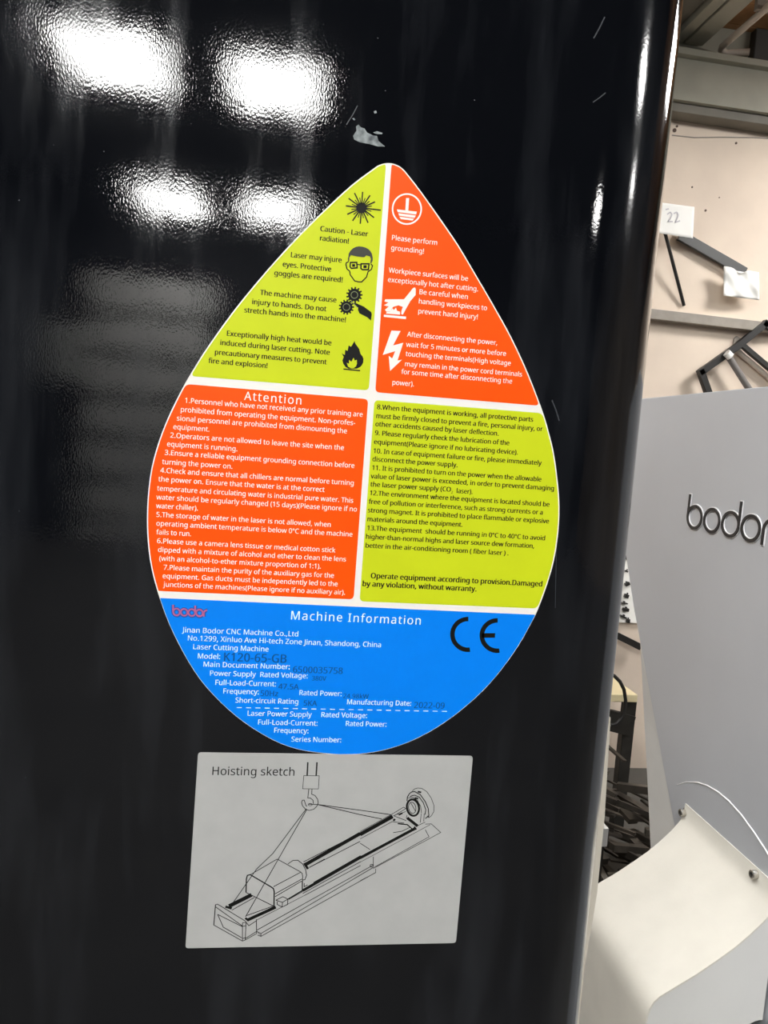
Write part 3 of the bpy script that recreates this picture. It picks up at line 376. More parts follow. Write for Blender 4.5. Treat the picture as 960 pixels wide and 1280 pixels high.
    102: (231, [73, 0, 73, 314, 10, 314, 10, 342, 73, 362, 73, 383, 81, 443, 104, 483, 141, 506, 190, 514, 211, 513, 229, 510, 246, 506, 260, 502, 244, 455, 233, 459, 220, 462, 205, 465, 191, 465, 165, 460, 147, 446, 136, 420, 132, 383, 132, 360, 223, 360, 223, 314, 132, 314, 132, 0], [8, 10, 9, 8, 11, 10, 8, 12, 11, 7, 12, 8, 7, 13, 12, 7, 16, 13, 16, 15, 13, 15, 14, 13, 6, 19, 7, 19, 18, 7, 18, 17, 7, 17, 16, 7, 6, 20, 19, 6, 21, 20, 5, 21, 6, 5, 22, 21, 5, 23, 22, 4, 23, 5, 3, 23, 4, 3, 24, 23, 3, 25, 24, 2, 25, 3, 1, 25, 2, 0, 26, 1, 26, 25, 1, 0, 27, 26]),
    103: (413, [195, -161, 123, -155, 65, -138, 65, -84, 125, -105, 198, -112, 240, -105, 271, -85, 291, -53, 298, -11, 298, 3, 298, 13, 298, 27, 299, 39, 300, 48, 297, 48, 251, 7, 185, -7, 123, 6, 76, 42, 47, 101, 37, 179, 47, 256, 76, 316, 123, 354, 185, 367, 219, 363, 249, 353, 275, 336, 298, 312, 301, 312, 309, 360, 356, 360, 356, -6, 346, -74, 317, -122, 267, -151, 194, 42, 241, 49, 273, 71, 292, 109, 298, 165, 298, 179, 292, 243, 273, 285, 240, 309, 193, 317, 153, 308, 123, 281, 104, 237, 98, 179, 104, 120, 123, 77, 153, 50], [24, 26, 25, 24, 27, 26, 30, 32, 31, 30, 33, 32, 23, 27, 24, 23, 28, 27, 23, 46, 28, 46, 29, 28, 23, 47, 46, 45, 29, 46, 22, 47, 23, 45, 30, 29, 45, 44, 30, 44, 43, 30, 43, 33, 30, 22, 48, 47, 22, 49, 48, 21, 49, 22, 42, 33, 43, 21, 50, 49, 20, 50, 21, 41, 33, 42, 20, 51, 50, 40, 33, 41, 20, 52, 51, 39, 14, 40, 14, 33, 40, 19, 52, 20, 19, 53, 52, 38, 14, 39, 19, 37, 53, 37, 15, 38, 15, 14, 38, 37, 16, 15, 13, 33, 14, 18, 37, 19, 18, 16, 37, 12, 33, 13, 11, 33, 12, 10, 33, 11, 18, 17, 16, 9, 33, 10, 9, 34, 33, 8, 34, 9, 7, 34, 8, 7, 35, 34, 2, 4, 3, 6, 35, 7, 2, 5, 4, 5, 35, 6, 2, 35, 5, 2, 36, 35, 1, 36, 2, 1, 0, 36]),
    104: (415, [57, 0, 57, 510, 116, 510, 116, 361, 115, 335, 113, 310, 117, 310, 137, 334, 164, 352, 195, 362, 229, 366, 287, 358, 328, 335, 352, 294, 361, 234, 361, 0, 302, 0, 302, 230, 282, 295, 222, 317, 171, 309, 139, 283, 122, 242, 116, 186, 116, 0], [0, 2, 1, 0, 3, 2, 9, 11, 10, 8, 11, 9, 0, 4, 3, 8, 12, 11, 7, 12, 8, 7, 13, 12, 0, 5, 4, 6, 19, 7, 19, 13, 7, 6, 20, 19, 18, 13, 19, 0, 6, 5, 0, 22, 6, 22, 21, 6, 21, 20, 6, 17, 13, 18, 17, 14, 13, 0, 23, 22, 17, 15, 14, 16, 15, 17, 0, 24, 23]),
    105: (173, [57, 0, 57, 360, 116, 360, 116, 0, 87, 420, 74, 422, 62, 429, 55, 441, 52, 457, 55, 474, 62, 486, 74, 493, 87, 495, 100, 493, 111, 486, 119, 474, 122, 457, 119, 441, 111, 429, 100, 422], [11, 13, 12, 10, 13, 11, 10, 14, 13, 9, 14, 10, 9, 15, 14, 8, 15, 9, 8, 16, 15, 7, 16, 8, 7, 17, 16, 6, 17, 7, 6, 18, 17, 5, 18, 6, 5, 19, 18, 4, 19, 5, 0, 2, 1, 0, 3, 2]),
    106: (173, [15, -161, -1, -161, -15, -159, -27, -156, -37, -153, -37, -105, -27, -108, -16, -110, -5, -112, 7, -112, 27, -109, 43, -100, 54, -83, 57, -56, 57, 360, 116, 360, 116, -54, 110, -99, 92, -133, 61, -154, 87, 420, 74, 422, 62, 429, 55, 441, 52, 457, 55, 474, 62, 486, 74, 493, 87, 495, 100, 493, 111, 486, 119, 474, 122, 457, 119, 441, 111, 429, 100, 422], [27, 29, 28, 26, 29, 27, 26, 30, 29, 25, 30, 26, 25, 31, 30, 24, 31, 25, 24, 32, 31, 23, 32, 24, 23, 33, 32, 22, 33, 23, 22, 34, 33, 21, 34, 22, 21, 35, 34, 20, 35, 21, 13, 15, 14, 13, 16, 15, 13, 17, 16, 12, 17, 13, 11, 17, 12, 11, 18, 17, 10, 18, 11, 4, 6, 5, 4, 7, 6, 9, 18, 10, 4, 8, 7, 4, 9, 8, 4, 18, 9, 4, 19, 18, 3, 19, 4, 3, 0, 19, 2, 0, 3, 1, 0, 2]),
    107: (359, [57, 0, 57, 510, 116, 510, 116, 244, 115, 231, 115, 216, 114, 199, 113, 185, 116, 185, 121, 192, 128, 201, 136, 211, 144, 221, 152, 231, 158, 238, 273, 360, 343, 360, 197, 206, 353, 0, 281, 0, 156, 168, 116, 132, 116, 0], [0, 2, 1, 0, 3, 2, 14, 16, 15, 14, 17, 16, 0, 4, 3, 13, 17, 14, 0, 5, 4, 12, 17, 13, 11, 17, 12, 0, 6, 5, 10, 17, 11, 10, 18, 17, 9, 20, 10, 20, 18, 10, 0, 7, 6, 8, 20, 9, 0, 8, 7, 0, 21, 8, 21, 20, 8, 19, 18, 20, 0, 22, 21]),
    108: (173, [57, 0, 57, 510, 116, 510, 116, 0], [0, 2, 1, 0, 3, 2]),
    109: (628, [57, 0, 57, 360, 105, 360, 113, 311, 117, 311, 137, 336, 162, 353, 192, 363, 223, 367, 293, 352, 333, 306, 336, 306, 358, 333, 386, 352, 418, 363, 452, 367, 505, 359, 543, 335, 566, 295, 574, 234, 574, 0, 515, 0, 515, 232, 497, 296, 442, 317, 397, 309, 367, 287, 350, 250, 345, 199, 345, 0, 286, 0, 286, 232, 268, 296, 212, 317, 166, 309, 137, 283, 121, 242, 116, 187, 116, 0], [7, 9, 8, 14, 16, 15, 6, 9, 7, 13, 16, 14, 0, 2, 1, 0, 3, 2, 13, 17, 16, 5, 9, 6, 12, 17, 13, 5, 10, 9, 4, 33, 5, 33, 10, 5, 12, 18, 17, 11, 24, 12, 24, 18, 12, 4, 34, 33, 32, 10, 33, 11, 25, 24, 23, 18, 24, 0, 4, 3, 0, 36, 4, 36, 35, 4, 35, 34, 4, 11, 26, 25, 32, 11, 10, 32, 26, 11, 31, 26, 32, 22, 18, 23, 22, 19, 18, 31, 27, 26, 31, 28, 27, 0, 37, 36, 22, 20, 19, 30, 28, 31, 21, 20, 22, 30, 29, 28, 0, 38, 37]),
    110: (415, [57, 0, 57, 360, 105, 360, 113, 311, 117, 311, 138, 336, 165, 353, 197, 363, 230, 367, 287, 359, 328, 335, 352, 295, 361, 234, 361, 0, 302, 0, 302, 230, 282, 295, 222, 317, 171, 309, 139, 283, 122, 242, 116, 187, 116, 0], [7, 9, 8, 6, 9, 7, 0, 2, 1, 0, 3, 2, 6, 10, 9, 5, 10, 6, 4, 10, 5, 4, 17, 10, 17, 11, 10, 4, 18, 17, 16, 11, 17, 0, 4, 3, 0, 20, 4, 20, 19, 4, 19, 18, 4, 15, 11, 16, 15, 12, 11, 0, 21, 20, 15, 13, 12, 14, 13, 15, 0, 22, 21]),
    111: (406, [202, -7, 157, -1, 117, 15, 84, 42, 58, 79, 42, 125, 37, 181, 48, 260, 82, 318, 135, 355, 204, 367, 250, 361, 290, 345, 324, 318, 349, 282, 365, 236, 370, 181, 359, 101, 325, 42, 271, 6, 203, 42, 251, 52, 283, 80, 303, 123, 309, 181, 303, 238, 283, 281, 251, 308, 203, 317, 155, 308, 123, 281, 104, 238, 98, 181, 104, 123, 123, 80, 156, 52], [9, 11, 10, 9, 12, 11, 8, 12, 9, 8, 13, 12, 7, 29, 8, 29, 28, 8, 28, 13, 8, 28, 27, 13, 27, 14, 13, 7, 30, 29, 26, 14, 27, 26, 15, 14, 7, 31, 30, 25, 15, 26, 6, 31, 7, 6, 32, 31, 24, 15, 25, 24, 16, 15, 5, 32, 6, 5, 33, 32, 23, 16, 24, 23, 17, 16, 4, 33, 5, 4, 34, 33, 22, 17, 23, 22, 18, 17, 4, 35, 34, 21, 18, 22, 3, 35, 4, 3, 20, 35, 20, 18, 21, 3, 18, 20, 3, 19, 18, 2, 19, 3, 1, 19, 2, 1, 0, 19]),
    112: (413, [57, -161, 57, 360, 105, 360, 113, 311, 116, 311, 135, 333, 158, 351, 189, 363, 228, 367, 288, 355, 335, 320, 366, 262, 376, 181, 366, 100, 335, 41, 288, 5, 228, -7, 190, -3, 159, 9, 135, 26, 116, 46, 112, 46, 113, 33, 115, 17, 116, 1, 116, -13, 116, -161, 219, 42, 249, 47, 273, 60, 291, 82, 305, 110, 312, 143, 315, 181, 309, 237, 291, 280, 261, 308, 218, 317, 171, 309, 140, 286, 123, 247, 116, 192, 116, 181, 122, 122, 138, 78, 169, 51], [7, 9, 8, 6, 9, 7, 0, 2, 1, 0, 3, 2, 6, 10, 9, 5, 10, 6, 4, 37, 5, 37, 10, 5, 37, 36, 10, 36, 11, 10, 4, 38, 37, 0, 4, 3, 0, 40, 4, 40, 39, 4, 39, 38, 4, 35, 11, 36, 34, 11, 35, 34, 12, 11, 0, 41, 40, 33, 12, 34, 0, 42, 41, 32, 12, 33, 0, 43, 42, 32, 13, 12, 31, 13, 32, 0, 21, 43, 21, 44, 43, 30, 13, 31, 30, 14, 13, 29, 14, 30, 21, 45, 44, 28, 14, 29, 21, 20, 45, 20, 27, 45, 27, 14, 28, 0, 22, 21, 19, 27, 20, 19, 14, 27, 19, 15, 14, 0, 23, 22, 18, 15, 19, 0, 24, 23, 17, 15, 18, 17, 16, 15, 0, 25, 24, 0, 26, 25]),
    113: (413, [297, -161, 297, -7, 297, 6, 298, 21, 299, 36, 300, 48, 296, 48, 278, 27, 254, 9, 222, -3, 183, -7, 124, 5, 78, 40, 47, 98, 37, 179, 47, 261, 78, 319, 126, 355, 185, 367, 224, 363, 255, 351, 279, 333, 298, 311, 300, 311, 309, 360, 356, 360, 356, -161, 195, 42, 242, 50, 274, 73, 291, 112, 298, 167, 298, 179, 292, 239, 275, 282, 243, 309, 193, 318, 151, 308, 122, 280, 104, 235, 98, 178, 104, 121, 122, 78, 152, 51], [17, 19, 18, 17, 20, 19, 23, 25, 24, 23, 26, 25, 16, 20, 17, 16, 21, 20, 16, 36, 21, 36, 22, 21, 15, 37, 16, 37, 36, 16, 35, 22, 36, 35, 23, 22, 35, 34, 23, 34, 33, 23, 33, 26, 23, 15, 38, 37, 15, 39, 38, 14, 39, 15, 32, 26, 33, 14, 40, 39, 13, 40, 14, 31, 26, 32, 13, 41, 40, 30, 26, 31, 13, 42, 41, 29, 5, 30, 5, 26, 30, 12, 42, 13, 12, 43, 42, 28, 5, 29, 12, 27, 43, 27, 6, 28, 6, 5, 28, 27, 7, 6, 4, 26, 5, 12, 7, 27, 11, 7, 12, 3, 26, 4, 11, 8, 7, 2, 26, 3, 11, 9, 8, 1, 26, 2, 10, 9, 11, 0, 26, 1]),
    114: (277, [57, 0, 57, 360, 105, 360, 112, 294, 115, 294, 135, 322, 160, 345, 190, 361, 225, 367, 235, 366, 247, 366, 258, 364, 267, 363, 260, 308, 251, 310, 241, 312, 231, 313, 221, 313, 194, 309, 169, 298, 147, 280, 131, 256, 120, 226, 116, 192, 116, 0], [7, 9, 8, 7, 10, 9, 7, 11, 10, 7, 12, 11, 7, 13, 12, 6, 13, 7, 0, 2, 1, 0, 3, 2, 5, 16, 6, 16, 15, 6, 15, 14, 6, 14, 13, 6, 4, 18, 5, 18, 17, 5, 17, 16, 5, 4, 19, 18, 4, 20, 19, 0, 4, 3, 0, 22, 4, 22, 21, 4, 21, 20, 4, 0, 23, 22, 0, 24, 23]),
    115: (322, [148, -7, 113, -5, 83, -1, 57, 7, 35, 16, 35, 70, 59, 60, 87, 50, 118, 43, 149, 41, 188, 45, 214, 55, 229, 72, 234, 94, 233, 107, 227, 118, 217, 129, 200, 140, 177, 151, 146, 164, 113, 177, 86, 191, 64, 206, 48, 223, 38, 244, 34, 271, 44, 312, 72, 342, 115, 360, 169, 367, 201, 365, 231, 360, 258, 353, 284, 343, 264, 296, 241, 304, 216, 312, 191, 317, 165, 318, 133, 315, 110, 307, 95, 293, 91, 275, 93, 261, 99, 249, 111, 239, 129, 229, 153, 219, 183, 206, 215, 193, 242, 180, 263, 165, 279, 147, 288, 126, 291, 99, 282, 53, 253, 20, 207, 0], [28, 30, 29, 28, 31, 30, 27, 31, 28, 27, 32, 31, 27, 33, 32, 27, 36, 33, 36, 35, 33, 35, 34, 33, 26, 38, 27, 38, 37, 27, 37, 36, 27, 26, 39, 38, 26, 40, 39, 25, 40, 26, 25, 41, 40, 25, 42, 41, 25, 43, 42, 24, 43, 25, 24, 44, 43, 24, 45, 44, 23, 45, 24, 23, 46, 45, 23, 47, 46, 22, 47, 23, 22, 48, 47, 22, 49, 48, 21, 49, 22, 21, 50, 49, 20, 50, 21, 20, 51, 50, 19, 51, 20, 19, 52, 51, 18, 52, 19, 17, 52, 18, 17, 53, 52, 16, 53, 17, 15, 53, 16, 15, 54, 53, 14, 54, 15, 13, 54, 14, 13, 55, 54, 12, 55, 13, 11, 55, 12, 4, 6, 5, 4, 7, 6, 10, 55, 11, 10, 56, 55, 4, 8, 7, 9, 56, 10, 4, 9, 8, 4, 56, 9, 4, 57, 56, 3, 57, 4, 2, 57, 3, 2, 0, 57, 1, 0, 2]),
    116: (242, [167, -7, 140, -4, 115, 3, 94, 16, 77, 37, 65, 66, 62, 105, 62, 314, 11, 314, 11, 343, 62, 366, 86, 443, 121, 443, 121, 360, 225, 360, 225, 314, 121, 314, 121, 106, 125, 77, 137, 57, 155, 46, 177, 42, 191, 42, 205, 44, 218, 46, 228, 49, 228, 4, 216, 0, 201, -4, 184, -6], [10, 12, 11, 10, 13, 12, 9, 13, 10, 9, 14, 13, 9, 15, 14, 8, 15, 9, 7, 15, 8, 6, 16, 7, 16, 15, 7, 6, 17, 16, 6, 18, 17, 5, 18, 6, 5, 19, 18, 4, 19, 5, 4, 20, 19, 24, 26, 25, 23, 26, 24, 4, 21, 20, 22, 26, 23, 21, 26, 22, 4, 26, 21, 3, 26, 4, 2, 26, 3, 2, 27, 26, 1, 27, 2, 1, 28, 27, 1, 29, 28, 0, 29, 1]),
    117: (415, [184, -7, 127, 1, 86, 25, 61, 65, 53, 124, 53, 360, 113, 360, 113, 128, 133, 64, 193, 42, 243, 51, 276, 76, 293, 117, 299, 173, 299, 360, 358, 360, 358, 0, 310, 0, 301, 48, 298, 48, 277, 23, 250, 6, 218, -3], [4, 6, 5, 4, 7, 6, 13, 15, 14, 13, 16, 15, 12, 16, 13, 4, 8, 7, 3, 8, 4, 11, 16, 12, 10, 18, 11, 18, 16, 11, 2, 8, 3, 2, 9, 8, 9, 19, 10, 19, 18, 10, 9, 20, 19, 17, 16, 18, 2, 20, 9, 1, 20, 2, 1, 21, 20, 1, 22, 21, 0, 22, 1]),
    118: (341, [136, 0, 0, 360, 63, 360, 140, 148, 145, 132, 151, 115, 157, 97, 162, 80, 166, 65, 169, 52, 171, 52, 175, 65, 179, 81, 184, 98, 190, 116, 196, 133, 201, 148, 278, 360, 341, 360, 204, 0], [0, 2, 1, 0, 3, 2, 16, 18, 17, 16, 19, 18, 0, 4, 3, 15, 19, 16, 14, 19, 15, 0, 5, 4, 13, 19, 14, 0, 6, 5, 12, 19, 13, 0, 7, 6, 11, 19, 12, 0, 8, 7, 10, 19, 11, 0, 9, 8, 0, 10, 9, 0, 19, 10]),
    119: (528, [106, 1, 7, 361, 69, 361, 118, 169, 125, 140, 132, 110, 138, 83, 142, 61, 144, 61, 147, 74, 151, 89, 155, 107, 159, 125, 164, 142, 169, 158, 232, 361, 297, 361, 359, 158, 366, 134, 373, 108, 379, 83, 383, 62, 385, 62, 389, 82, 395, 108, 402, 138, 410, 169, 460, 361, 520, 361, 420, 1, 351, 1, 289, 203, 281, 231, 274, 258, 269, 281, 265, 299, 262, 299, 258, 281, 253, 258, 246, 231, 238, 203, 173, 1], [0, 2, 1, 0, 3, 2, 14, 16, 15, 14, 36, 16, 36, 35, 16, 35, 17, 16, 26, 28, 27, 26, 29, 28, 14, 37, 36, 34, 17, 35, 14, 38, 37, 33, 17, 34, 14, 39, 38, 32, 17, 33, 31, 17, 32, 14, 40, 39, 30, 17, 31, 14, 41, 40, 0, 4, 3, 25, 29, 26, 13, 41, 14, 30, 18, 17, 12, 41, 13, 0, 5, 4, 24, 29, 25, 30, 19, 18, 11, 41, 12, 0, 6, 5, 30, 20, 19, 23, 29, 24, 10, 41, 11, 9, 41, 10, 0, 7, 6, 30, 21, 20, 22, 29, 23, 8, 41, 9, 30, 22, 21, 30, 29, 22, 0, 8, 7, 0, 41, 8]),
    120: (355, [12, 0, 142, 184, 18, 360, 85, 360, 178, 224, 270, 360, 336, 360, 212, 184, 343, 0, 276, 0, 178, 144, 79, 0], [1, 3, 2, 1, 4, 3, 4, 6, 5, 4, 7, 6, 1, 7, 4, 0, 7, 1, 0, 10, 7, 10, 8, 7, 0, 11, 10, 9, 8, 10]),
    121: (343, [56, -161, 41, -161, 28, -160, 17, -158, 7, -156, 7, -109, 16, -110, 25, -111, 36, -112, 47, -113, 75, -108, 97, -95, 114, -75, 127, -49, 146, -1, 1, 360, 64, 360, 142, 155, 151, 129, 160, 104, 167, 80, 172, 57, 175, 57, 180, 76, 187, 101, 196, 128, 206, 156, 279, 360, 343, 360, 187, -50, 166, -96, 139, -131, 103, -154], [14, 16, 15, 14, 17, 16, 26, 28, 27, 26, 29, 28, 25, 29, 26, 14, 18, 17, 14, 19, 18, 24, 29, 25, 14, 20, 19, 23, 29, 24, 14, 21, 20, 22, 29, 23, 14, 22, 21, 14, 29, 22, 13, 29, 14, 12, 29, 13, 12, 30, 29, 11, 30, 12, 10, 30, 11, 10, 31, 30, 9, 31, 10, 4, 6, 5, 4, 7, 6, 4, 8, 7, 4, 9, 8, 4, 31, 9, 4, 32, 31, 4, 0, 32, 3, 0, 4, 2, 0, 3, 1, 0, 2]),
    122: (316, [26, 0, 26, 39, 220, 314, 38, 314, 38, 360, 285, 360, 285, 316, 94, 46, 289, 46, 289, 0], [3, 5, 4, 3, 6, 5, 3, 2, 6, 2, 7, 6, 1, 7, 2, 1, 8, 7, 1, 9, 8, 0, 9, 1]),
}


# ------------------------------------------------------------------ lettering: outline alphabet
CAP = 479.5
GLY = {' ': (175, [], [])}
for code, (adv, xz, ids) in LETTERS.items():
    GLY[chr(code)] = (adv, list(zip(xz[0::2], xz[1::2])), list(zip(ids[0::3], ids[1::3], ids[2::3])))
RING = [2 * math.pi * k / 16 for k in range(16)]      # degree sign
GLY['\u00b0'] = (250, [(115 + r * math.cos(a), 385 + r * math.sin(a)) for r in (95, 55) for a in RING], [(k, (k + 1) % 16, 16 + (k + 1) % 16, 16 + k) for k in range(16)])


def text_width(s, track=0):
    return sum(GLY[c][0] + track for c in s) - track


def panel(px, py, y=0.0):
    return on_y(px, py, y)


def x_at(px, z, y=0.0):
    """X on the cover plane at height z seen in column px"""
    x = panel(px, 640).x
    for _ in range(6):
        x += (px - proj(Vector((x, y, z)))[0]) * 0.0006
    return x


def lines_to_mesh(lines, y, cap=None, bold=0, track=0):
    """lines: (text, left px, baseline px, right px); all of one block share one letter height"""
    rows = []
    for s, lx, by, rx in lines:
        p = panel(lx, by)
        w = x_at(rx, p.z) - p.x
        rows.append((s, p.x, p.z, w, w / text_width(s, track)))
    sc = sorted(r[4] for r in rows)[len(rows) // 2] * 1.04
    if cap:
        sc = cap / CAP
    mb = MB(); mb.is_flat = True
    for s, x0, z0, w, k in rows:
        cur = x0
        for c in s:
            adv, vs, ts = GLY[c]
            for n, dx in enumerate([0] if not bold else [-bold, bold]):
                mb.add([(cur + (a + dx) * k, y - 0.00003 * n, z0 + b * sc) for a, b in vs], ts)
            cur += (adv + track) * k
    return mb


class Ink:
    """flat printing on the cover plane, drawn in the pixel frame of one enlargement (ox, oy, s)"""
    def __init__(self, y, ox=0, oy=0, s=1.0):
        self.mb = MB(); self.mb.is_flat = True
        self.y = y; self.fr(ox, oy, s)

    def fr(self, ox, oy, s):
        self.ox, self.oy, self.s = ox, oy, s
        return self

    def p(self, q):
        return panel(self.ox + q[0] / self.s, self.oy + q[1] / self.s, 0.0) * 1.0

    def pts(self, qs):
        return [Vector((v.x, self.y, v.z)) for v in map(self.p, qs)]

    def fill(self, qs):
        self.mb.flat(self.pts(qs)); return self

    def line(self, qs, w, closed=False):
        """a printed stroke with mitred corners"""
        P = []
        for v in self.pts(qs):
            if not P or (v - P[-1]).length > 1e-7:
                P.append(v)
        n = len(P)
        h = w / self.s * 0.0006 / 2          # about 0.6 mm of cover per photo pixel
        self.y -= 0.0000015
        L_, R_ = [], []
        for i in range(n):
            d = []
            if closed or i > 0:
                d.append((P[i] - P[i - 1]).normalized())
            if closed or i < n - 1:
                d.append((P[(i + 1) % n] - P[i]).normalized())
            t = sum(d, Vector())
            t = d[0] if t.length < 1e-6 else t.normalized()
            k = min(1.0 / max(abs(t.dot(d[0])), 0.4), 2.0)
            s = Vector((-t.z, 0, t.x)) * h * k
            L_.append(P[i] + s); R_.append(P[i] - s)
        m = n if closed else n - 1
        self.mb.add(L_ + R_, [(i, (i + 1) % n, n + (i + 1) % n, n + i) for i in range(m)])
        return self

    def ell(self, c, rx, ry, rot=0, n=28):
        return [(c[0] + rx * math.cos(t) * math.cos(rot) - ry * math.sin(t) * math.sin(rot), c[1] + rx * math.cos(t) * math.sin(rot) + ry * math.sin(t) * math.cos(rot)) for t in [2 * math.pi * k / n for k in range(n)]]

    def ring(self, c, rx, ry, w, rot=0, n=28):
        return self.line(self.ell(c, rx, ry, rot, n), w, True)

    def build(self, name, m, parent):
        return self.mb.build(name, m, parent)




# ================================================================== THE SETTING
WY = 3.2            # far wall, behind the machines
BZ = 3.80            # underside of the boards
BY = -11.0          # wall behind the photographer
fl = MB().box((-6, BY - .1, -0.1), (9.5, WY + .1, 0)).build('floor', M['floor']); tag(fl, 'grey concrete hall floor', 'floor', kind='structure')
w = MB().box((-6, WY, 0), (9.5, WY + .12, 5.1)).build('wall_far', M['wall']); tag(w, 'beige plastered wall behind the machines', 'wall', kind='structure')
w = MB().box((-6, BY - .12, 0), (9.5, BY, 5.1)).build('wall_near', M['dark_wall']); tag(w, 'dark wall behind the photographer', 'wall', kind='structure')
w = MB().box((-6.12, BY - .1, 0), (-6, WY + .1, 5.1)).build('wall_left', M['dark_wall']); tag(w, 'dark side wall of the hall', 'wall', kind='structure')
w = MB().box((9.5, BY - .1, 0), (9.62, WY + .1, 5.1)).build('wall_right', M['brown_wall']); tag(w, 'brown side wall of the hall beyond the grey machine', 'wall', kind='structure')
c = MB().box((-6, BY - .1, 5.0), (9.5, 1.0, 5.1)).build('ceiling', M['ceiling']); tag(c, 'dark hall ceiling', 'ceiling', kind='structure')
# boarded part of the ceiling above the far wall
mb = MB()
for k in range(13):
    y0 = 1.0 + k * 0.176
    mb.box((-6, y0, BZ), (9.5, y0 + 0.17, BZ + 0.04))
mb.box((-6, 1.0, BZ + 0.045), (9.5, WY + .1, 5.1))
c = mb.build('ceiling_boards', M['wood']); tag(c, 'brown boarded ceiling above the beams', 'ceiling', kind='structure')

# ================================================================== THE BLACK MACHINE COVER
XC, RF = 0.225, 0.09
prof = [(-1.3, 0.0), (-0.6, 0.0), (XC - 0.012, 0.0), (XC - 0.004, 0.0)]
prof += [(XC + RF * math.sin(t), RF - RF * math.cos(t)) for t in [math.pi / 2 * k / 40 for k in range(41)]]
prof += [(XC + RF, 0.108), (XC + RF, 0.115)]
inner = [(XC + RF - 0.004, 0.115), (XC + RF - 0.004, RF)]
inner += [(XC + (RF - 0.004) * math.sin(t), RF - (RF - 0.004) * math.cos(t)) for t in [math.pi / 2 * (1 - k / 16) for k in range(17)]]
inner += [(-1.3, 0.004)]
cover = thing('machine_cover', (-0.3, 0.05, 0.0), 'large glossy black sheet metal machine cover with rounded edge, carrying the two printed labels', 'machine cover')
Z0, Z1 = 0.12, 2.5
mb = MB()
ring = prof + inner
mb.prism([(x, y, Z0) for x, y in ring], (0, 0, Z1 - Z0))
mb.build('shell', M['black'], cover, smooth=30)
mb = MB()   # base the sheet stands on
mb.box((-1.28, 0.006, 0.0), (XC + 0.05, 0.085, 0.12))
mb.build('plinth', M['dark_steel'], cover, bevel=0.004)
mb = MB()   # return flange, seen as a pale line beyond the black edge
P = [(0.3355, 0.1165, 0.45), (0.3391, 0.1165, 0.45), (0.3393, 0.1165, 1.0), (0.3400, 0.1165, 1.14), (0.3450, 0.1165, 1.22), (0.3445, 0.1165, 1.30), (0.3400, 0.1165, 1.40), (0.30, 0.1165, 1.44), (0.30, 0.1165, 0.45)]
mb.prism(P, (0, 0.004, 0))
mb.build('return_flange', M['trim'], cover)
ink = Ink(-0.00012)
ink.fr(420, 130, 8)
for pl in ([(170, 320), (205, 265), (200, 225), (225, 205), (250, 235), (285, 245), (310, 285), (370, 315), (410, 320), (425, 370), (490, 425), (420, 425), (330, 400), (240, 385), (180, 355)],
           [(370, 285), (410, 272), (465, 290), (460, 303), (400, 300)], [(160, 145), (180, 140), (195, 158), (180, 165)], [(375, 75), (400, 65), (408, 90), (385, 97)]):
    ink.fill(pl)
ink.build('paint_scuff', M['scuff'], cover)['label'] = 'pale grey scuff in the black paint'
ink = Ink(-0.0001)
for a, b, w_ in (((433, 156), (447, 132), 1.2), ((742, 48), (756, 21), 1.6), ((741, 128), (757, 116), 1.4), ((690, 500), (699, 526), 1.6), ((696, 610), (694, 760), 0.8)):
    mid = ((a[0] + b[0]) / 2 + 0.5, (a[1] + b[1]) / 2)
    ink.line([a, mid, b], w_)
for k in range(46):
    x = random.uniform(5, 690); yv = random.choice([random.uniform(5, 420), random.uniform(5, 1270)])
    r_ = random.choice([0.5, 0.6, 0.8, 1.1])
    if 180 < x < 700 and 200 < yv < 1190:
        continue
    ink.fill(ink.ell((x, yv), r_, r_ * random.uniform(0.6, 1.2), 0, 7))
ink.build('scratches', M['scratch'], cover)['kind'] = 'stuff'

# ================================================================== THE TEARDROP WARNING LABEL
OUT = [(486.7, 204), (493, 205.2), (500, 208.3), (505, 212.5), (510, 218.5), (526.7, 240), (550, 273), (573, 306.7), (596.7, 346.7), (620, 386.7), (640, 423.3), (660, 466.7), (678, 513.7),
       (686.7, 543), (692.5, 568), (697, 601), (699.2, 633), (697.8, 665), (692.5, 700), (683.7, 731), (672, 762.5), (662.5, 781.5), (648, 807), (627.5, 836), (604, 863), (575, 888.8),
       (545.8, 909.5), (516.7, 925), (487.5, 935.5), (458, 941.5), (432, 943), (407.5, 941.8), (372.5, 936.5), (340.4, 924.5), (305.4, 903), (276, 878), (250, 849), (229.6, 816.5), (212, 781),
       (200, 748.7), (191, 718), (186, 689), (183.8, 657.5), (184.7, 622), (189.4, 585), (198.8, 551), (211, 520), (227, 487.5), (241, 463), (256, 439), (282, 402), (308, 368.5), (342, 328.5), (376, 292),
       (412, 256.5), (440, 231), (466, 211.5), (473, 206.8), (480, 204.5)]


def smooth_closed(pts, n=3):
    out = []
    N = len(pts)
    for i in range(N):
        p0, p1, p2, p3 = pts[i - 1], pts[i], pts[(i + 1) % N], pts[(i + 2) % N]
        for k in range(n):
            t = k / n
            out.append(tuple(0.5 * (2 * b + (c - a) * t + (2 * a - 5 * b + 4 * c - d) * t * t + (3 * b - a - 3 * c + d) * t ** 3) for a, b, c, d in zip(p0, p1, p2, p3)))
    return out


OUTS = smooth_closed(OUT)
CX, CY = 450, 610


def inset(pts, d):
    res = []
    N = len(pts)
    for i in range(N):
        a, b = pts[i - 2], pts[(i + 2) % N]
        tx, ty = b[0] - a[0], b[1] - a[1]
        l = math.hypot(tx, ty)
        res.append((pts[i][0] - ty / l * d, pts[i][1] + tx / l * d))
    return res


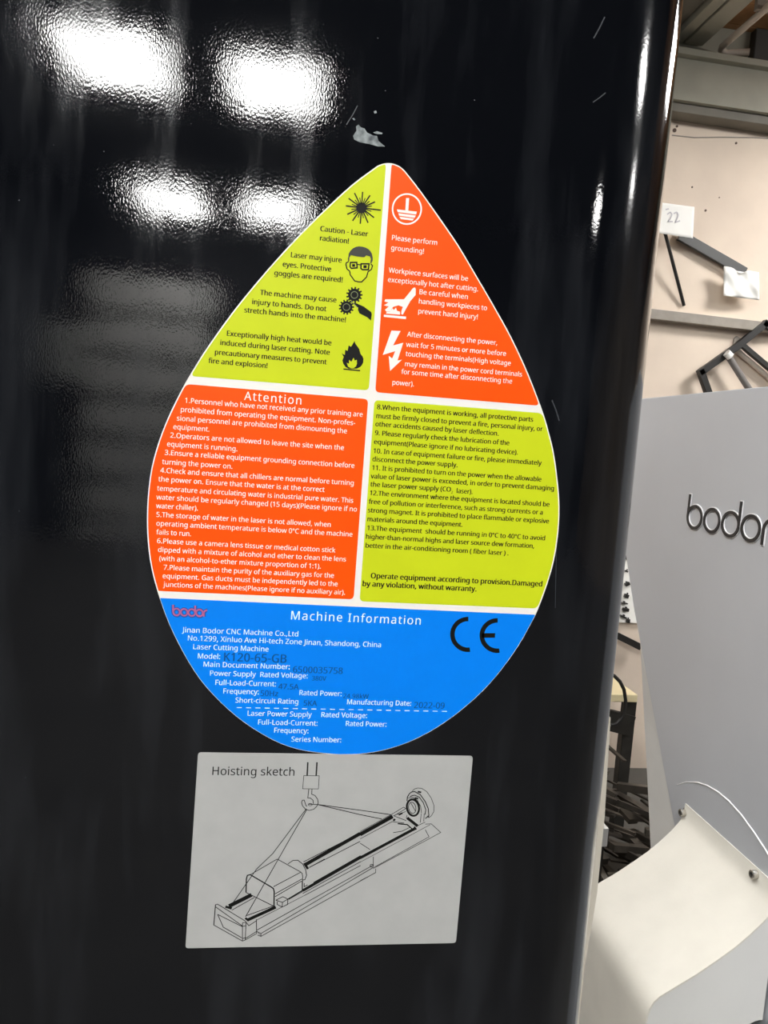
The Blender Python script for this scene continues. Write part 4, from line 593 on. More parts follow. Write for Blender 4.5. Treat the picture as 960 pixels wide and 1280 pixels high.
def clip(poly, a, b):
    """keep what lies left of a->b as the eye sees it (pixel frame, y down)"""
    sd = lambda p: (b[0] - a[0]) * (p[1] - a[1]) - (b[1] - a[1]) * (p[0] - a[0])
    out = []
    for i in range(len(poly)):
        p, q = poly[i - 1], poly[i]
        sp, sq = sd(p), sd(q)
        if (sp <= 0) != (sq <= 0):
            t = sp / (sp - sq)
            out.append((p[0] + (q[0] - p[0]) * t, p[1] + (q[1] - p[1]) * t))
        if sq <= 0:
            out.append(q)
    return out


def round_corners(poly, r, ang=28):
    clean = [p for i, p in enumerate(poly) if math.dist(p, poly[i - 1]) > 0.25]
    out = []
    N = len(clean)
    for i in range(N):
        p0, p1, p2 = clean[i - 1], clean[i], clean[(i + 1) % N]
        a1 = math.atan2(p1[1] - p0[1], p1[0] - p0[0]); a2 = math.atan2(p2[1] - p1[1], p2[0] - p1[0])
        da = abs((a2 - a1 + math.pi) % (2 * math.pi) - math.pi)
        if math.degrees(da) < ang:
            out.append(p1); continue
        d1, d2 = math.dist(p0, p1), math.dist(p1, p2)
        # walk r along the outline on either side
        e1 = min(r, d1 * 0.9); e2 = min(r, d2 * 0.9)
        q1 = (p1[0] + (p0[0] - p1[0]) * e1 / d1, p1[1] + (p0[1] - p1[1]) * e1 / d1)
        q2 = (p1[0] + (p2[0] - p1[0]) * e2 / d2, p1[1] + (p2[1] - p1[1]) * e2 / d2)
        for k in range(7):
            t = k / 6
            out.append(tuple((1 - t) ** 2 * a + 2 * t * (1 - t) * b + t * t * c for a, b, c in zip(q1, p1, q2)))
    return out


def pp(pts, y):
    return [Vector((v.x, y, v.z)) for v in (panel(a, b) for a, b in pts)]


YB, YF, YT, YT2 = -0.0002, -0.0003, -0.0004, -0.00048
drop = thing('warning_label', panel(450, 942), 'teardrop shaped safety label in lime, orange and blue on the black cover', 'label')
mb = MB(); mb.prism(pp(OUTS, YB), (0, 0.00019, 0)); mb.build('backing', M['label_white'], drop)
INS = inset(OUTS, 1.5)
INB = inset(OUTS, 0.5)


def field(name, m, poly, label, r=6):
    mb = MB(); mb.is_flat = True
    mb.flat(pp(round_corners(poly, r), YF))
    o = mb.build(name, m, drop)
    o['label'] = label
    return o


def L(p, q):   # extend a cut
    dx, dy = q[0] - p[0], q[1] - p[1]
    return (p[0] - dx * 3, p[1] - dy * 3), (q[0] + dx * 3, q[1] + dy * 3)


def cut(poly, *lines):
    for a, b in lines:
        poly = clip(poly, *L(a, b))
    return poly


f_ul = field('hazard_field', M['lime'], cut(INS, ((461, 487), (482, 211)), ((243, 470.5), (460.5, 488))), 'lime field with black hazard pictograms')
f_ur = field('hazard_field', M['orange'], cut(INS, ((489, 210), (469, 490)), ((469.5, 490.3), (672, 507))), 'orange field with white hazard pictograms')
f_ll = field('attention_field', M['orange'], cut(INS, ((442, 748), (460, 501)), ((458, 498.7), (236, 480.3)), ((199, 738.6), (439, 749))), 'orange field of attention notes in white')
f_lr = field('attention_field', M['lime'], cut(INS, ((468, 500), (449.5, 750)), ((681, 516.7), (468, 500)), ((450.4, 751.5), (670.6, 760.5))), 'lime field of attention notes in black')
f_b = field('information_field', M['blue'], cut(INB, ((668, 768.3), (400, 756.3), )), 'blue field of machine information', r=1)


def block(name, parent, m, lines, y=YT, cap=None, bold=0, track=0):
    return lines_to_mesh(lines, y, cap, bold, track).build(name, m, parent)


def zl(ox, oy, s, rows):
    return [(t, ox + x / s, oy + y / s, ox + r / s) for t, x, y, r in rows]


WEIGHT = 6
# --- lime, upper
block('notice_text', f_ul, M['ink_black'], zl(230, 190, 3.84, [
    ('Caution - Laser', 652, 380, 883), ('radiation!', 650, 425, 792), ('Laser may injure', 510, 505, 757), ('eyes. Protective', 472, 550, 707), ('goggles are required!', 432, 592, 762),
    ('The machine may cause', 365, 686, 732), ('injury to hands. Do not', 325, 730, 683), ('stretch hands into the machine!', 288, 770, 778),
    ('Exceptionally high heat would be', 203, 882, 708), ('induced during laser cutting. Note', 172, 926, 700), ('precautionary measures to prevent', 146, 972, 684), ('fire and explosion!', 117, 1013, 402)]), bold=20)
ik = Ink(YT, 420, 220, 8)
ik.fill(ik.ell((255, 320), 52, 52))
for q in [(265, 160), (340, 195), (390, 260), (447, 343), (380, 418), (320, 470), (242, 480), (165, 450), (112, 385), (98, 300), (125, 225), (185, 172)]:
    ik.line([(255, 320), q], 13)
for k in range(12):
    t = math.radians(-70 + 30 * k)
    ik.line([(255, 320), (255 + 104 * math.cos(t), 320 + 104 * math.sin(t))], 9)
ik.build('laser_pictogram', M['ink_black'], f_ul)
ik = Ink(YT, 410, 295, 7.385)
ik.line([(185, 240), (168, 250), (165, 265), (175, 305), (200, 325), (205, 360), (245, 415), (278, 424), (310, 425), (355, 380), (370, 330), (400, 310), (410, 275), (395, 258)], 10)
ik.line([(207, 246), (265, 245), (268, 295), (215, 300), (203, 285)], 13, True)
ik.line([(305, 258), (378, 258), (372, 312), (318, 312), (303, 300)], 13, True)
ik.line([(265, 262), (305, 268)], 9)
ik.fill([(222, 260), (250, 260), (250, 286), (222, 286)]).fill([(326, 271), (358, 271), (356, 298), (326, 298)])
ik.fill([(186, 250), (183, 205), (197, 180), (196, 230)]).fill([(390, 250), (398, 215), (412, 195), (412, 228), (398, 258)])
fa = ik.build('goggles_pictogram', M['ink_black'], f_ul)
ik = Ink(YT2, 410, 295, 7.385)
ik.fill([(185, 215), (190, 165), (206, 138), (230, 115), (258, 101), (285, 97), (318, 100), (345, 108), (372, 122), (390, 140), (404, 164), (410, 190), (412, 228), (398, 255), (390, 240), (395, 213), (385, 190), (352, 181), (335, 197), (270, 190), (210, 178), (195, 205), (192, 235)])
ik.build('hair_print', M['ink_grey'], f_ul)
ik = Ink(YT, 410, 295, 7.385)
for (cx_, cy_), r_ in (((243, 545), 70), ((170, 657), 66)):
    g = []
    for k in range(13):
        t = 2 * math.pi * k / 13
        for dt, rr in ((-.13, r_ * 0.84), (-.1, r_ * 1.08), (.1, r_ * 1.08), (.13, r_ * 0.84)):
            g.append((cx_ + rr * math.cos(t + dt), cy_ + rr * math.sin(t + dt)))
    ik.fill(g)
ik.fill([(238, 618), (262, 622), (330, 652), (398, 703), (404, 722), (396, 782), (362, 752), (290, 715), (276, 685), (278, 662), (245, 640)])
ik.build('gear_pictogram', M['ink_black'], f_ul)
ik = Ink(YT2, 410, 295, 7.385)
ik.ring((243, 545), 31, 31, 5).ring((170, 657), 31, 31, 5).line([(212, 598), (270, 660)], 6)
ik.build('gear_rings', mat('ink_rings', srgb(128, 138, 96), 0.5), f_ul)
ik = Ink(YT, 410, 395, 7.385)
ik.fill([(245, 230), (252, 255), (270, 280), (288, 305), (300, 350), (318, 372), (327, 395), (325, 430), (312, 455), (296, 472), (265, 487), (190, 487), (160, 470), (140, 440), (132, 410), (145, 378), (125, 345), (155, 360), (158, 312), (180, 322), (190, 272), (212, 285)])
ik.line([(142, 490), (220, 498), (296, 505)], 12)
ik.build('fire_pictogram', M['ink_black'], f_ul)
ik = Ink(YT2, 410, 395, 7.385)
ik.fill([(235, 385), (247, 412), (265, 405), (266, 440), (258, 465), (235, 482), (210, 482), (185, 468), (172, 432), (193, 442), (195, 405), (215, 425)])
ik.build('flame_core', M['lime'], f_ul)
# --- orange, upper
block('notice_text', f_ur, M['ink_white'], zl(340, 190, 3, [
    ('Please perform', 447, 330, 620), ('grounding!', 445, 368, 570), ('Workpiece surfaces will be', 437, 452, 735), ('exceptionally hot after cutting.', 433, 487, 773), ('Be careful when', 550, 533, 735),
    ('handling workpieces to', 548, 568, 806), ('prevent hand injury!', 546, 605, 772), ('After disconnecting the power,', 506, 692, 845), ('wait for 5 minutes or more before', 502, 730, 877),
    ('touching the terminals(High voltage', 500, 765, 895), ('may remain in the power cord terminals', 496, 803, 937), ('for some time after disconnecting the', 484, 832, 900), ('power).', 449, 872, 533)]), bold=WEIGHT)
ik = Ink(YT, 420, 220, 8)
ik.ring((708, 332), 143, 150, 15, n=48)
ik.fill([(700, 222), (730, 223), (722, 350), (692, 350)])
ik.fill([(608, 335), (808, 358), (800, 387), (616, 362)]).fill([(622, 373), (797, 397), (785, 420), (630, 398)]).fill([(632, 408), (780, 428), (765, 447), (648, 433)])
ik.build('grounding_pictogram', M['ink_white'], f_ur)
ik = Ink(YT, 410, 295, 7.385)
ik.fill([(800, 475), (810, 490), (808, 545), (760, 600), (715, 680), (690, 727), (676, 722), (678, 690), (690, 655), (650, 641), (600, 655), (575, 695), (540, 700), (525, 682), (560, 652), (515, 640), (558, 615), (520, 605), (528, 585), (700, 585), (745, 530), (783, 482)])
ik.fill([(535, 716), (542, 702), (572, 698), (596, 668), (606, 684), (626, 662), (636, 690), (664, 700), (664, 727), (600, 722)])
ik.fill([(515, 727), (720, 745), (718, 768), (515, 747)])
ik.build('hot_surface_pictogram', M['ink_white'], f_ur)
ik = Ink(YT, 410, 395, 7.385)
ik.fill([(585, 135), (668, 140), (600, 272), (694, 248), (641, 411), (682, 404), (572, 508), (560, 368), (592, 392), (620, 325), (505, 360)])
ik.build('lightning_pictogram', M['ink_white'], f_ur)
# --- orange, lower
block('heading_text', f_ll, M['ink_white'], zl(180, 470, 3.2, [('Attention', 400, 96, 632)]), track=60, bold=4)
block('notice_text', f_ll, M['ink_white'], zl(180, 470, 3.2, [
    ('1.Personnel who have not received any prior training are', 162, 107, 875), ('prohibited from operating the equipment. Non-profes-', 145, 143, 845), ('sional personnel are prohibited from dismounting the', 130, 178, 812),
    ('equipment.', 116, 212, 263), ('2.Operators are not allowed to leave the site when the', 104, 246, 800), ('equipment is running.', 91, 281, 375), ('3.Ensure a reliable equipment grounding connection before', 82, 315, 842),
    ('turning the power on.', 72, 352, 355), ('4.Check and ensure that all chillers are normal before turning', 65, 386, 840), ('the power on. Ensure that the water is at the correct', 57, 421, 722),
    ('temperature and circulating water is industrial pure water. This', 52, 458, 837), ('water should be regularly changed (15 days)(Please ignore if no', 49, 493, 852), ('water chiller).', 48, 528, 217),
    ('5.The storage of water in the laser is not allowed, when', 48, 563, 748), ('operating ambient temperature is below 0\u00b0C and the machine', 48, 598, 834), ('fails to run.', 49, 633, 190),
    ('6.Please use a camera lens tissue or medical cotton stick', 51, 668, 765), ('dipped with a mixture of alcohol and ether to clean the lens', 55, 703, 808), ('(with an alcohol-to-ether mixture proportion of 1:1).', 60, 738, 708),
    ('7.Please maintain the purity of the auxiliary gas for the', 77, 774, 760), ('equipment. Gas ducts must be independently led to the', 73, 808, 775), ('junctions of the machines(Please ignore if no auxiliary air).', 78, 842, 805)]), bold=WEIGHT)
# --- lime, lower
block('notice_text', f_lr, M['ink_black'], zl(430, 470, 3.4286, [
    ('8.When the equipment is working, all protective parts', 140, 142, 810), ('must be firmly closed to prevent a fire, personal injury, or', 136, 180, 850), ('other accidents caused by laser deflection.', 133, 215, 663),
    ('9. Please regularly check the lubrication of the', 131, 253, 708), ('equipment(Please ignore if no lubricating device).', 127, 291, 745), ('10. In case of equipment failure or fire, please immediately', 124, 330, 845),
    ('disconnect the power supply.', 120, 365, 487), ('11. It is prohibited to turn on the power when the allowable', 118, 402, 845), ('value of laser power is exceeded, in order to prevent damaging', 114, 438, 900),
    ('12.The environment where the equipment is located should be', 108, 510, 880), ('free of pollution or interference, such as strong currents or a', 105, 547, 852),
    ('strong magnet. It is prohibited to place flammable or explosive', 101, 584, 878), ('materials around the equipment.', 98, 622, 508), ('13.The equipment  should be running in 0\u00b0C to 40\u00b0C to avoid', 97, 660, 862),
    ('higher-than-normal highs and laser source dew formation,', 92, 697, 815), ('better in the air-conditioning room ( fiber laser ) .', 90, 735, 705),
    ('the laser power supply (CO', 112, 473, 458), ('laser).', 480, 501, 551)]), bold=20)
block('subscript_text', f_lr, M['ink_black'], zl(430, 470, 3.4286, [('2', 458, 503, 466)]), bold=WEIGHT)
block('warranty_text', f_lr, M['ink_black'], zl(430, 470, 3.4286, [('Operate equipment according to provision.Damaged', 113, 866, 850), ('by any violation, without warranty.', 77, 900, 568)]), bold=26)
# --- blue
block('heading_text', f_b, M['ink_cyan'], [('Machine Information', 362.3, 774.2, 526.6)], track=55, bold=4)
block('data_text', f_b, M['ink_cyan'], zl(180, 740, 3.4286, [
    ('Jinan Bodor CNC Machine Co.,Ltd', 165, 172, 663), ('No.1299, Xinluo Ave Hi-tech Zone Jinan, Shandong, China', 185, 207, 1017), ('Laser Cutting Machine', 208, 244, 535), ('Model:', 228, 284, 328),
    ('Main Document Number:', 252, 319, 626), ('Power Supply  Rated Voltage:', 280, 357, 703), ('Full-Load-Current:', 303, 397, 567), ('Frequency:', 337, 434, 494), ('Rated Power:', 663, 441, 848),
    ('Short-circuit Rating', 390, 473, 663), ('Manufacturing Date:', 867, 480, 1146), ('Laser Power Supply', 441, 529, 718), ('Rated Voltage:', 757, 535, 957), ('Full-Load-Current:', 486, 567, 745),
    ('Rated Power:', 862, 573, 1040), ('Frequency:', 555, 602, 706), ('Series Number:', 630, 640, 846)]), bold=5)
for row in zl(180, 740, 3.4286, [
    ('K120-65-GB', 338, 294, 612), ('6500035758', 636, 344, 852), ('380V', 718, 378, 780), ('47.5A', 575, 415, 662), ('50Hz', 497, 444, 575), ('24.98kW', 852, 454, 962), ('5KA', 682, 486, 740), ('2022-09', 1155, 496, 1288)]):
    block('stamped_text', f_b, M['ink_stamp'], [row], bold=12, track=10)
ik = Ink(YT)
for k in range(23):
    x = 296 + 11.65 * k
    yy = 884.2 + (x - 296) * 0.0182
    ik.line([(x, yy), (x + 6.2, yy + 0.1)], 1.0)
ik.build('dashed_rule', M['ink_cyan'], f_b)
ik = Ink(YT, 400, 740, 3.4286)


def arc_band(cx, cy, rx, ry, a0, a1, w, n=26):
    o, i_ = [], []
    for k in range(n + 1):
        t = math.radians(a0 + (a1 - a0) * k / n)
        o.append((cx + (rx + w / 2) * math.cos(t), cy + (ry + w / 2) * math.sin(t)))
        i_.append((cx + (rx - w / 2) * math.cos(t), cy + (ry - w / 2) * math.sin(t)))
    return o + i_[::-1]


ik.fill(arc_band(634, 181, 67, 66, 83, 271, 19)).fill(arc_band(760, 186, 67, 65, 83, 271, 19))
ik.fill([(694, 176), (750, 176), (749, 195), (693, 195)])
ik.build('conformity_mark', M['ink_black'], f_b)


def wordmark(ik, w, x0=0.0):
    """b o d o r as rings and stems; unit = ring radius"""
    r = 1.0
    for k in range(4):
        ik.ring((x0 + 1 + 2.28 * k, 0), r, r, w, n=30)
    ik.line([(x0 + 0.0, -2.1), (x0 + 0.0, 0)], w)
    ik.line([(x0 + 2.28 * 2 + 2, -2.1), (x0 + 2.28 * 2 + 2, 0)], w)
    xr = x0 + 2.28 * 4
    ik.line([(xr, 1.0), (xr, 0.1)], w)
    ik.line([(xr + 1 - math.cos(t), -math.sin(t) * 1.0 + 0.1) for t in [math.radians(a) for a in range(0, 95, 10)]], w)


for nm, m_, wd, y_, o_ in (('wordmark_shade', 'ink_redshade', 1.05, YT, 0.12), ('wordmark', 'ink_red', 0.42, YT2, 0)):
    ik = Ink(y_, 216.5 + o_, 764.6 + o_ * 2, 1 / 4.2)
    base = ik.p

    def sk(q, base=base):
        return base((q[0], q[1] + q[0] * 0.042))
    ik.p = sk
    wordmark(ik, wd * (1 / 1))
    ik.build(nm, M[m_], f_b)

# ================================================================== THE HOISTING SKETCH LABEL
hoist = thing('hoisting_label', panel(400, 1181), 'silver grey rectangular label with a line drawing of a hoisted machine', 'label')
rect = round_corners([(247.7, 940.3), (590.9, 944.6), (569.6, 1178.0), (231.9, 1184.5)], 4)
mb = MB(); mb.prism(pp(rect[::-1], -0.0008), (0, 0.00079, 0)); pl = mb.build('plate', M['silver_label'], hoist)
YH = -0.0009
lines_to_mesh(zl(220, 930, 2.526, [('Hoisting sketch', 111, 96, 376)]), YH, bold=3).build('heading_text', M['ink_black'], hoist)
ik = Ink(YH, 250, 1050, 5.647)
TH = 5.4
for q in ([(110, 452), (98, 595), (300, 708), (320, 700)], [(110, 452), (125, 448), (325, 570)], [(112, 468), (300, 602)], [(125, 520), (165, 610), (295, 685)], [(125, 520), (298, 606)],
          [(300, 580), (300, 708)], [(325, 572), (320, 700)], [(300, 580), (325, 575)], [(300, 605), (325, 600)], [(300, 690), (320, 685)], [(325, 575), (345, 600), (398, 565)],
          [(398, 555), (400, 655)], [(320, 690), (400, 640)], [(320, 700), (400, 655)], [(400, 640), (430, 655), (430, 675), (405, 665)], [(430, 675), (1237, 226)], [(430, 655), (1231, 184)], [(400, 632), (1226, 170)],
          [(225, 490), (385, 400)], [(330, 528), (515, 462)], [(325, 365), (520, 462)], [(355, 240), (545, 130)], [(545, 130), (705, 218), (720, 230), (724, 250), (722, 360)], [(518, 325), (712, 222)],
          [(530, 375), (720, 270)], [(530, 395), (718, 285)], [(625, 415), (722, 360)], [(620, 165), (655, 140), (690, 138), (725, 165), (745, 205), (752, 245), (740, 275), (725, 278)],
          [(535, 420), (585, 395), (620, 412), (618, 450), (580, 468), (545, 450), (545, 430)], [(535, 420), (582, 435), (580, 468)], [(582, 435), (620, 412)], [(735, 300), (735, 325), (760, 312)]):
    ik.line(q, TH)
ik.line([(325, 365), (328, 270), (335, 245), (355, 240), (500, 325), (518, 338), (524, 360), (522, 462)], 9)
ik.line([(110, 452), (98, 595)], 7); ik.line([(722, 285), (722, 360)], 8)
ik.line([(205, 462), (365, 382)], 30); ik.line([(180, 465), (225, 478)], 18); ik.line([(335, 560), (535, 468)], 24); ik.line([(320, 545), (345, 565)], 16)
ik.line([(725, 352), (1133, 118)], 22); ik.line([(745, 168), (1130, -50)], 28); ik.line([(735, 158), (762, 200)], 18); ik.line([(770, 190), (880, 130)], 7)
ik.line([(400, 560), (740, 385)], 4); ik.line([(740, 385), (1133, 175)], 5)
ik.line([(730, 150), (1130, -55)], TH); ik.line([(770, 190), (1130, 5)], TH); ik.line([(725, 372), (1133, 148)], TH); ik.line([(800, 295), (1133, 105)], TH)
ik.line([(620, 412), (720, 352)], 8); ik.line([(430, 670), (410, 650)], 3)
# ropes
ik.fr(0, 0, 1)
for q in ([(383, 1010), (341, 1066), (320.8, 1085.4), (291, 1128)], [(383.5, 1011), (361, 1050), (307, 1145)], [(386, 1004.5), (398, 1005), (450, 1012), (488, 1017.5)], [(397, 1005), (450, 1017.5), (477, 1023)]):
    ik.line(q, 1.0)
ik.fr(350, 930, 9.6)
ik.line([(333, 212), (325, 375)], 18); ik.line([(443, 212), (433, 375)], 18)
ik.line([(285, 372), (470, 375), (460, 532), (272, 530)], 7, True)
ik.line([(345, 535), (333, 640), (365, 642), (395, 668), (400, 710)], 9)
ik.line([(383, 535), (380, 595), (420, 612), (450, 655), (458, 700), (440, 740), (405, 775), (350, 790), (305, 775), (270, 735), (258, 695), (268, 668), (288, 665), (298, 690), (310, 730), (325, 742)], 9)
ik.ring((362, 720), 24, 14, 7)
ik.fr(450, 970, 8)
for q in ([(0, 550), (310, 380)], [(310, 380), (435, 305), (455, 320), (335, 395)], [(0, 622), (320, 450), (440, 465)], [(345, 385), (455, 350)], [(330, 390), (460, 440)],
          [(650, 475), (710, 472), (805, 558), (660, 637), (130, 918)], [(650, 530), (688, 602), (150, 900)], [(132, 800), (130, 890)], [(0, 665), (100, 730)], [(155, 920), (155, 960), (0, 1040)],
          [(470, 385), (460, 410), (590, 490)], [(610, 370), (600, 460)], [(640, 370), (635, 450)], [(590, 482), (650, 455)], [(330, 560), (420, 545), (500, 505)]):
    ik.line(q, 6)
ik.line([(0, 578), (325, 398)], 42); ik.line([(0, 812), (545, 520)], 32); ik.line([(0, 855), (700, 480)], 5); ik.line([(470, 412), (575, 495)], 30); ik.line([(375, 470), (470, 480), (540, 540)], 12)
ik.line([(385, 385), (425, 365)], 14); ik.line([(330, 440), (350, 425)], 22); ik.line([(540, 500), (560, 530)], 18)
ik.ring((115, 890), 15, 14, 7)
ik.line([(520, 145), (545, 122), (575, 114), (615, 118), (665, 150), (710, 215), (737, 290), (735, 350), (712, 390), (685, 412)], 6)
ik.line([(468, 245), (472, 205), (490, 172), (515, 153), (545, 150), (600, 180), (650, 250), (680, 320), (686, 390), (650, 420)], 10)
ik.line([(498, 202), (520, 190), (545, 186), (590, 205), (630, 260), (655, 330), (648, 380)], 9)
ik.line([(480, 215), (525, 208), (570, 235), (605, 300), (612, 365)], 6)
ik.ring((527, 310), 60, 82, 22, rot=-0.18); ik.ring((520, 312), 36, 56, 7, rot=-0.18); ik.line([(505, 262), (555, 350)], 6)
ik.line([(575, 150), (610, 158)], 18); ik.line([(545, 212), (580, 220)], 16); ik.line([(672, 405), (685, 395)], 20)
ik.build('machine_drawing', M['ink_black'], hoist)

# ================================================================== THE GREY MACHINE (side plate at X = 0.75, square to the black cover)
XG = 0.75
grey = thing('machine_housing', (0.9, 0.4, 0.0), 'matt grey machine housing with a raised dark wordmark, behind the black cover', 'machine housing')
fold_a, fold_b = on_x(792, 760, XG), on_x(845, 1045, XG)
dz = (fold_b.z - fold_a.z); dy = (fold_b.y - fold_a.y)
zt = 1.781
y_top = on_x(800, 497, XG).y
fy = lambda z: min(y_top - 0.004, fold_a.y + dy * (z - fold_a.z) / dz) if z < 1.5 else y_top - 0.004
zs = [zt, 1.46, 1.35, 1.2, 1.05, 0.95, 0.8, 0.5, 0.1]
YN = 0.27
face = [(XG, YN, zt)] + [(XG, max(fy(z), 0.45), z) for z in zs] + [(XG, YN, 0.1)]
mb = MB(); mb.prism(face, (0.03, 0, 0)); mb.build('side_plate', M['grey_paint'], grey, bevel=0.002)
# turned back edge strip, widening downwards
edge = [(on_x(800, 497, XG).y + 0.002, 1.781), (0.944, 1.46), (on_x(795, 800, XG).y, on_x(795, 800, XG).z), (on_x(800, 900, XG).y, on_x(800, 900, XG).z), (on_x(805, 1000, XG).y, on_x(805, 1000, XG).z), (on_x(808, 1065, XG).y, on_x(808, 1065, XG).z), (0.66, 0.7), (0.6, 0.1)]
mb = MB()
A_ = [(XG + 0.0006, fy(z) - 0.004, z) for y, z in edge]
B_ = [(XG + 0.012, y + 0.006, z) for y, z in edge]
n_ = len(edge)
vs = A_ + B_ + [(x + 0.012, y, z) for x, y, z in A_] + [(x + 0.012, y, z) for x, y, z in B_]
fs = []
for i in range(n_ - 1):
    fs += [(i, i + 1, n_ + i + 1, n_ + i), (2 * n_ + i, 3 * n_ + i, 3 * n_ + i + 1, 2 * n_ + i + 1), (n_ + i, n_ + i + 1, 3 * n_ + i + 1, 3 * n_ + i), (i, 2 * n_ + i, 2 * n_ + i + 1, i + 1)]
fs += [(0, n_, 3 * n_, 2 * n_), (n_ - 1, 3 * n_ - 1, 4 * n_ - 1, 2 * n_ - 1)]
mb.add(vs, fs); mb.build('turned_edge', M['pale_paint'], grey)
mb = MB()
mb.box((XG + 0.031, YN + 0.01, 0.1), (1.5, 0.55, 1.77)); mb.box((XG + 0.06, YN + 0.03, 0.0), (1.45, 0.53, 0.1))
mb.build('body', M['grey_paint'], grey, bevel=0.004)
# raised wordmark: dark rings and stems on a bright rim


def xyz(px, py, zoff=0.0):
    return on_x(px, py, XG)


def lp(q):
    return on_x(820 + q[0] / 6.857, 600 + q[1] / 6.857, XG)


def ring_yz(mb, c, r, w, x0, x1, a0=0, a1=360, n=40):
    full = abs(a1 - a0) >= 360
    k = n if full else n + 1
    ang = [math.radians(a0 + (a1 - a0) * i / n) for i in range(k)]
    vs = []
    for t in ang:
        for rr, xx in ((r - w / 2, x0), (r + w / 2, x0), (r + w / 2, x1), (r - w / 2, x1)):
            vs.append((xx, c[0] - rr * math.cos(t), c[1] + (rr - r + r * FLAT) * math.sin(t)))
    fs = []
    for i in range(n):
        j = (i + 1) % k
        for e in range(4):
            fs.append((4 * i + e, 4 * i + (e + 1) % 4, 4 * j + (e + 1) % 4, 4 * j + e))
    if not full:
        fs += [(0, 1, 2, 3), (4 * n, 4 * n + 3, 4 * n + 2, 4 * n + 1)]
    mb.add(vs, fs)


cs = [lp((338, 320)), lp((482, 350)), lp((640, 377)), lp((820, 410))]
zc = sum(c.z for c in cs) / 4
pitch = (cs[0].y - cs[3].y) / 3
RL = 0.0228
FLAT = 0.85          # the letters are a little wider than tall
z_stem = lp((745, 185)).z
for nm, m_, w_, x0, x1 in (('lettering_rim', 'letter_edge', 0.0082, XG + 0.001, XG - 0.0012), ('lettering', 'letter_black', 0.0052, XG + 0.001, XG - 0.0028)):
    mb = MB()
    Yc = [cs[0].y - pitch * k for k in range(4)]
    for y in Yc:
        ring_yz(mb, (y, zc), RL, w_, x0, x1)
    for y in (Yc[0] + RL, Yc[2] - RL):
        mb.box((x1 + 0.0003, y - w_ / 2, zc), (x0, y + w_ / 2, z_stem + (w_ - 0.0052) / 2))
    mb.build(nm, M[m_], grey, smooth=40)
    mb = MB()
    yr = Yc[3] - pitch + RL
    mb.box((x1 + 0.0003, yr - w_ / 2, zc - RL * FLAT - w_ / 2), (x0, yr + w_ / 2, zc))
    ring_yz(mb, (yr - RL, zc), RL, w_, x0, x1, 90, 180, 14)
    mb.build(nm, M[m_], grey, smooth=40)
# pale curved cable / seam line arching over the bolts
arc_px = [(846, 981), (858, 977.5), (872, 978), (884, 982), (897, 989.5), (911, 1001), (927, 1019), (943, 1041), (958, 1064), (968, 1082), (978, 1104)]
mb = MB(); mb.tube([on_x(a, b, XG - 0.0005) for a, b in arc_px], [0.0004, 0.0007] + [0.0012] * 9, 8)
mb.build('curved_seam', M['letter_edge'], grey, smooth=60)

# hood bolted to the grey plate
hood = thing('chute_hood', (0.65, 0.5, 0.86), 'cream painted folded metal chute hood bolted to the grey housing', 'chute')
YA_, YD_ = 0.6293, 0.374
cur = [(0.7485, 1.062), (0.7475, 1.043), (0.742, 1.030), (0.728, 1.012), (0.708, 0.992), (0.689, 0.975), (0.665, 0.957), (0.635, 0.936), (0.612, 0.922), (0.594, 0.911), (0.583, 0.904), (0.575, 0.896), (0.5695, 0.886), (0.567, 0.874), (0.566, 0.86), (0.566, 0.60)]
T = 0.0025
mb = MB()
n_ = len(cur)
inn = []
for i, (x, z) in enumerate(cur):
    a, b = cur[max(i - 1, 0)], cur[min(i + 1, n_ - 1)]
    tx, tz = b[0] - a[0], b[1] - a[1]
    l = math.hypot(tx, tz)
    inn.append((x - tz / l * T * -1 if False else x + (-tz) / l * T * 1.0, z + tx / l * T))
cols = [YD_, YA_]
vs = [(x, YD_ - 0.0008, z) for x, z in cur] + [(x, YA_, z) for x, z in cur] + [(x, YD_ - 0.0008, z) for x, z in inn] + [(x, YA_, z) for x, z in inn]
fs = []
for i in range(n_ - 1):
    fs += [(i, i + 1, n_ + i + 1, n_ + i), (2 * n_ + i, 3 * n_ + i, 3 * n_ + i + 1, 2 * n_ + i + 1), (i, 2 * n_ + i, 2 * n_ + i + 1, i + 1), (n_ + i, n_ + i + 1, 3 * n_ + i + 1, 3 * n_ + i)]
fs += [(0, n_, 3 * n_, 2 * n_), (n_ - 1, 3 * n_ - 1, 4 * n_ - 1, 2 * n_ - 1)]
mb.add(vs, fs)
mb.build('top_sheet', M['cream_paint'], hood, smooth=50)
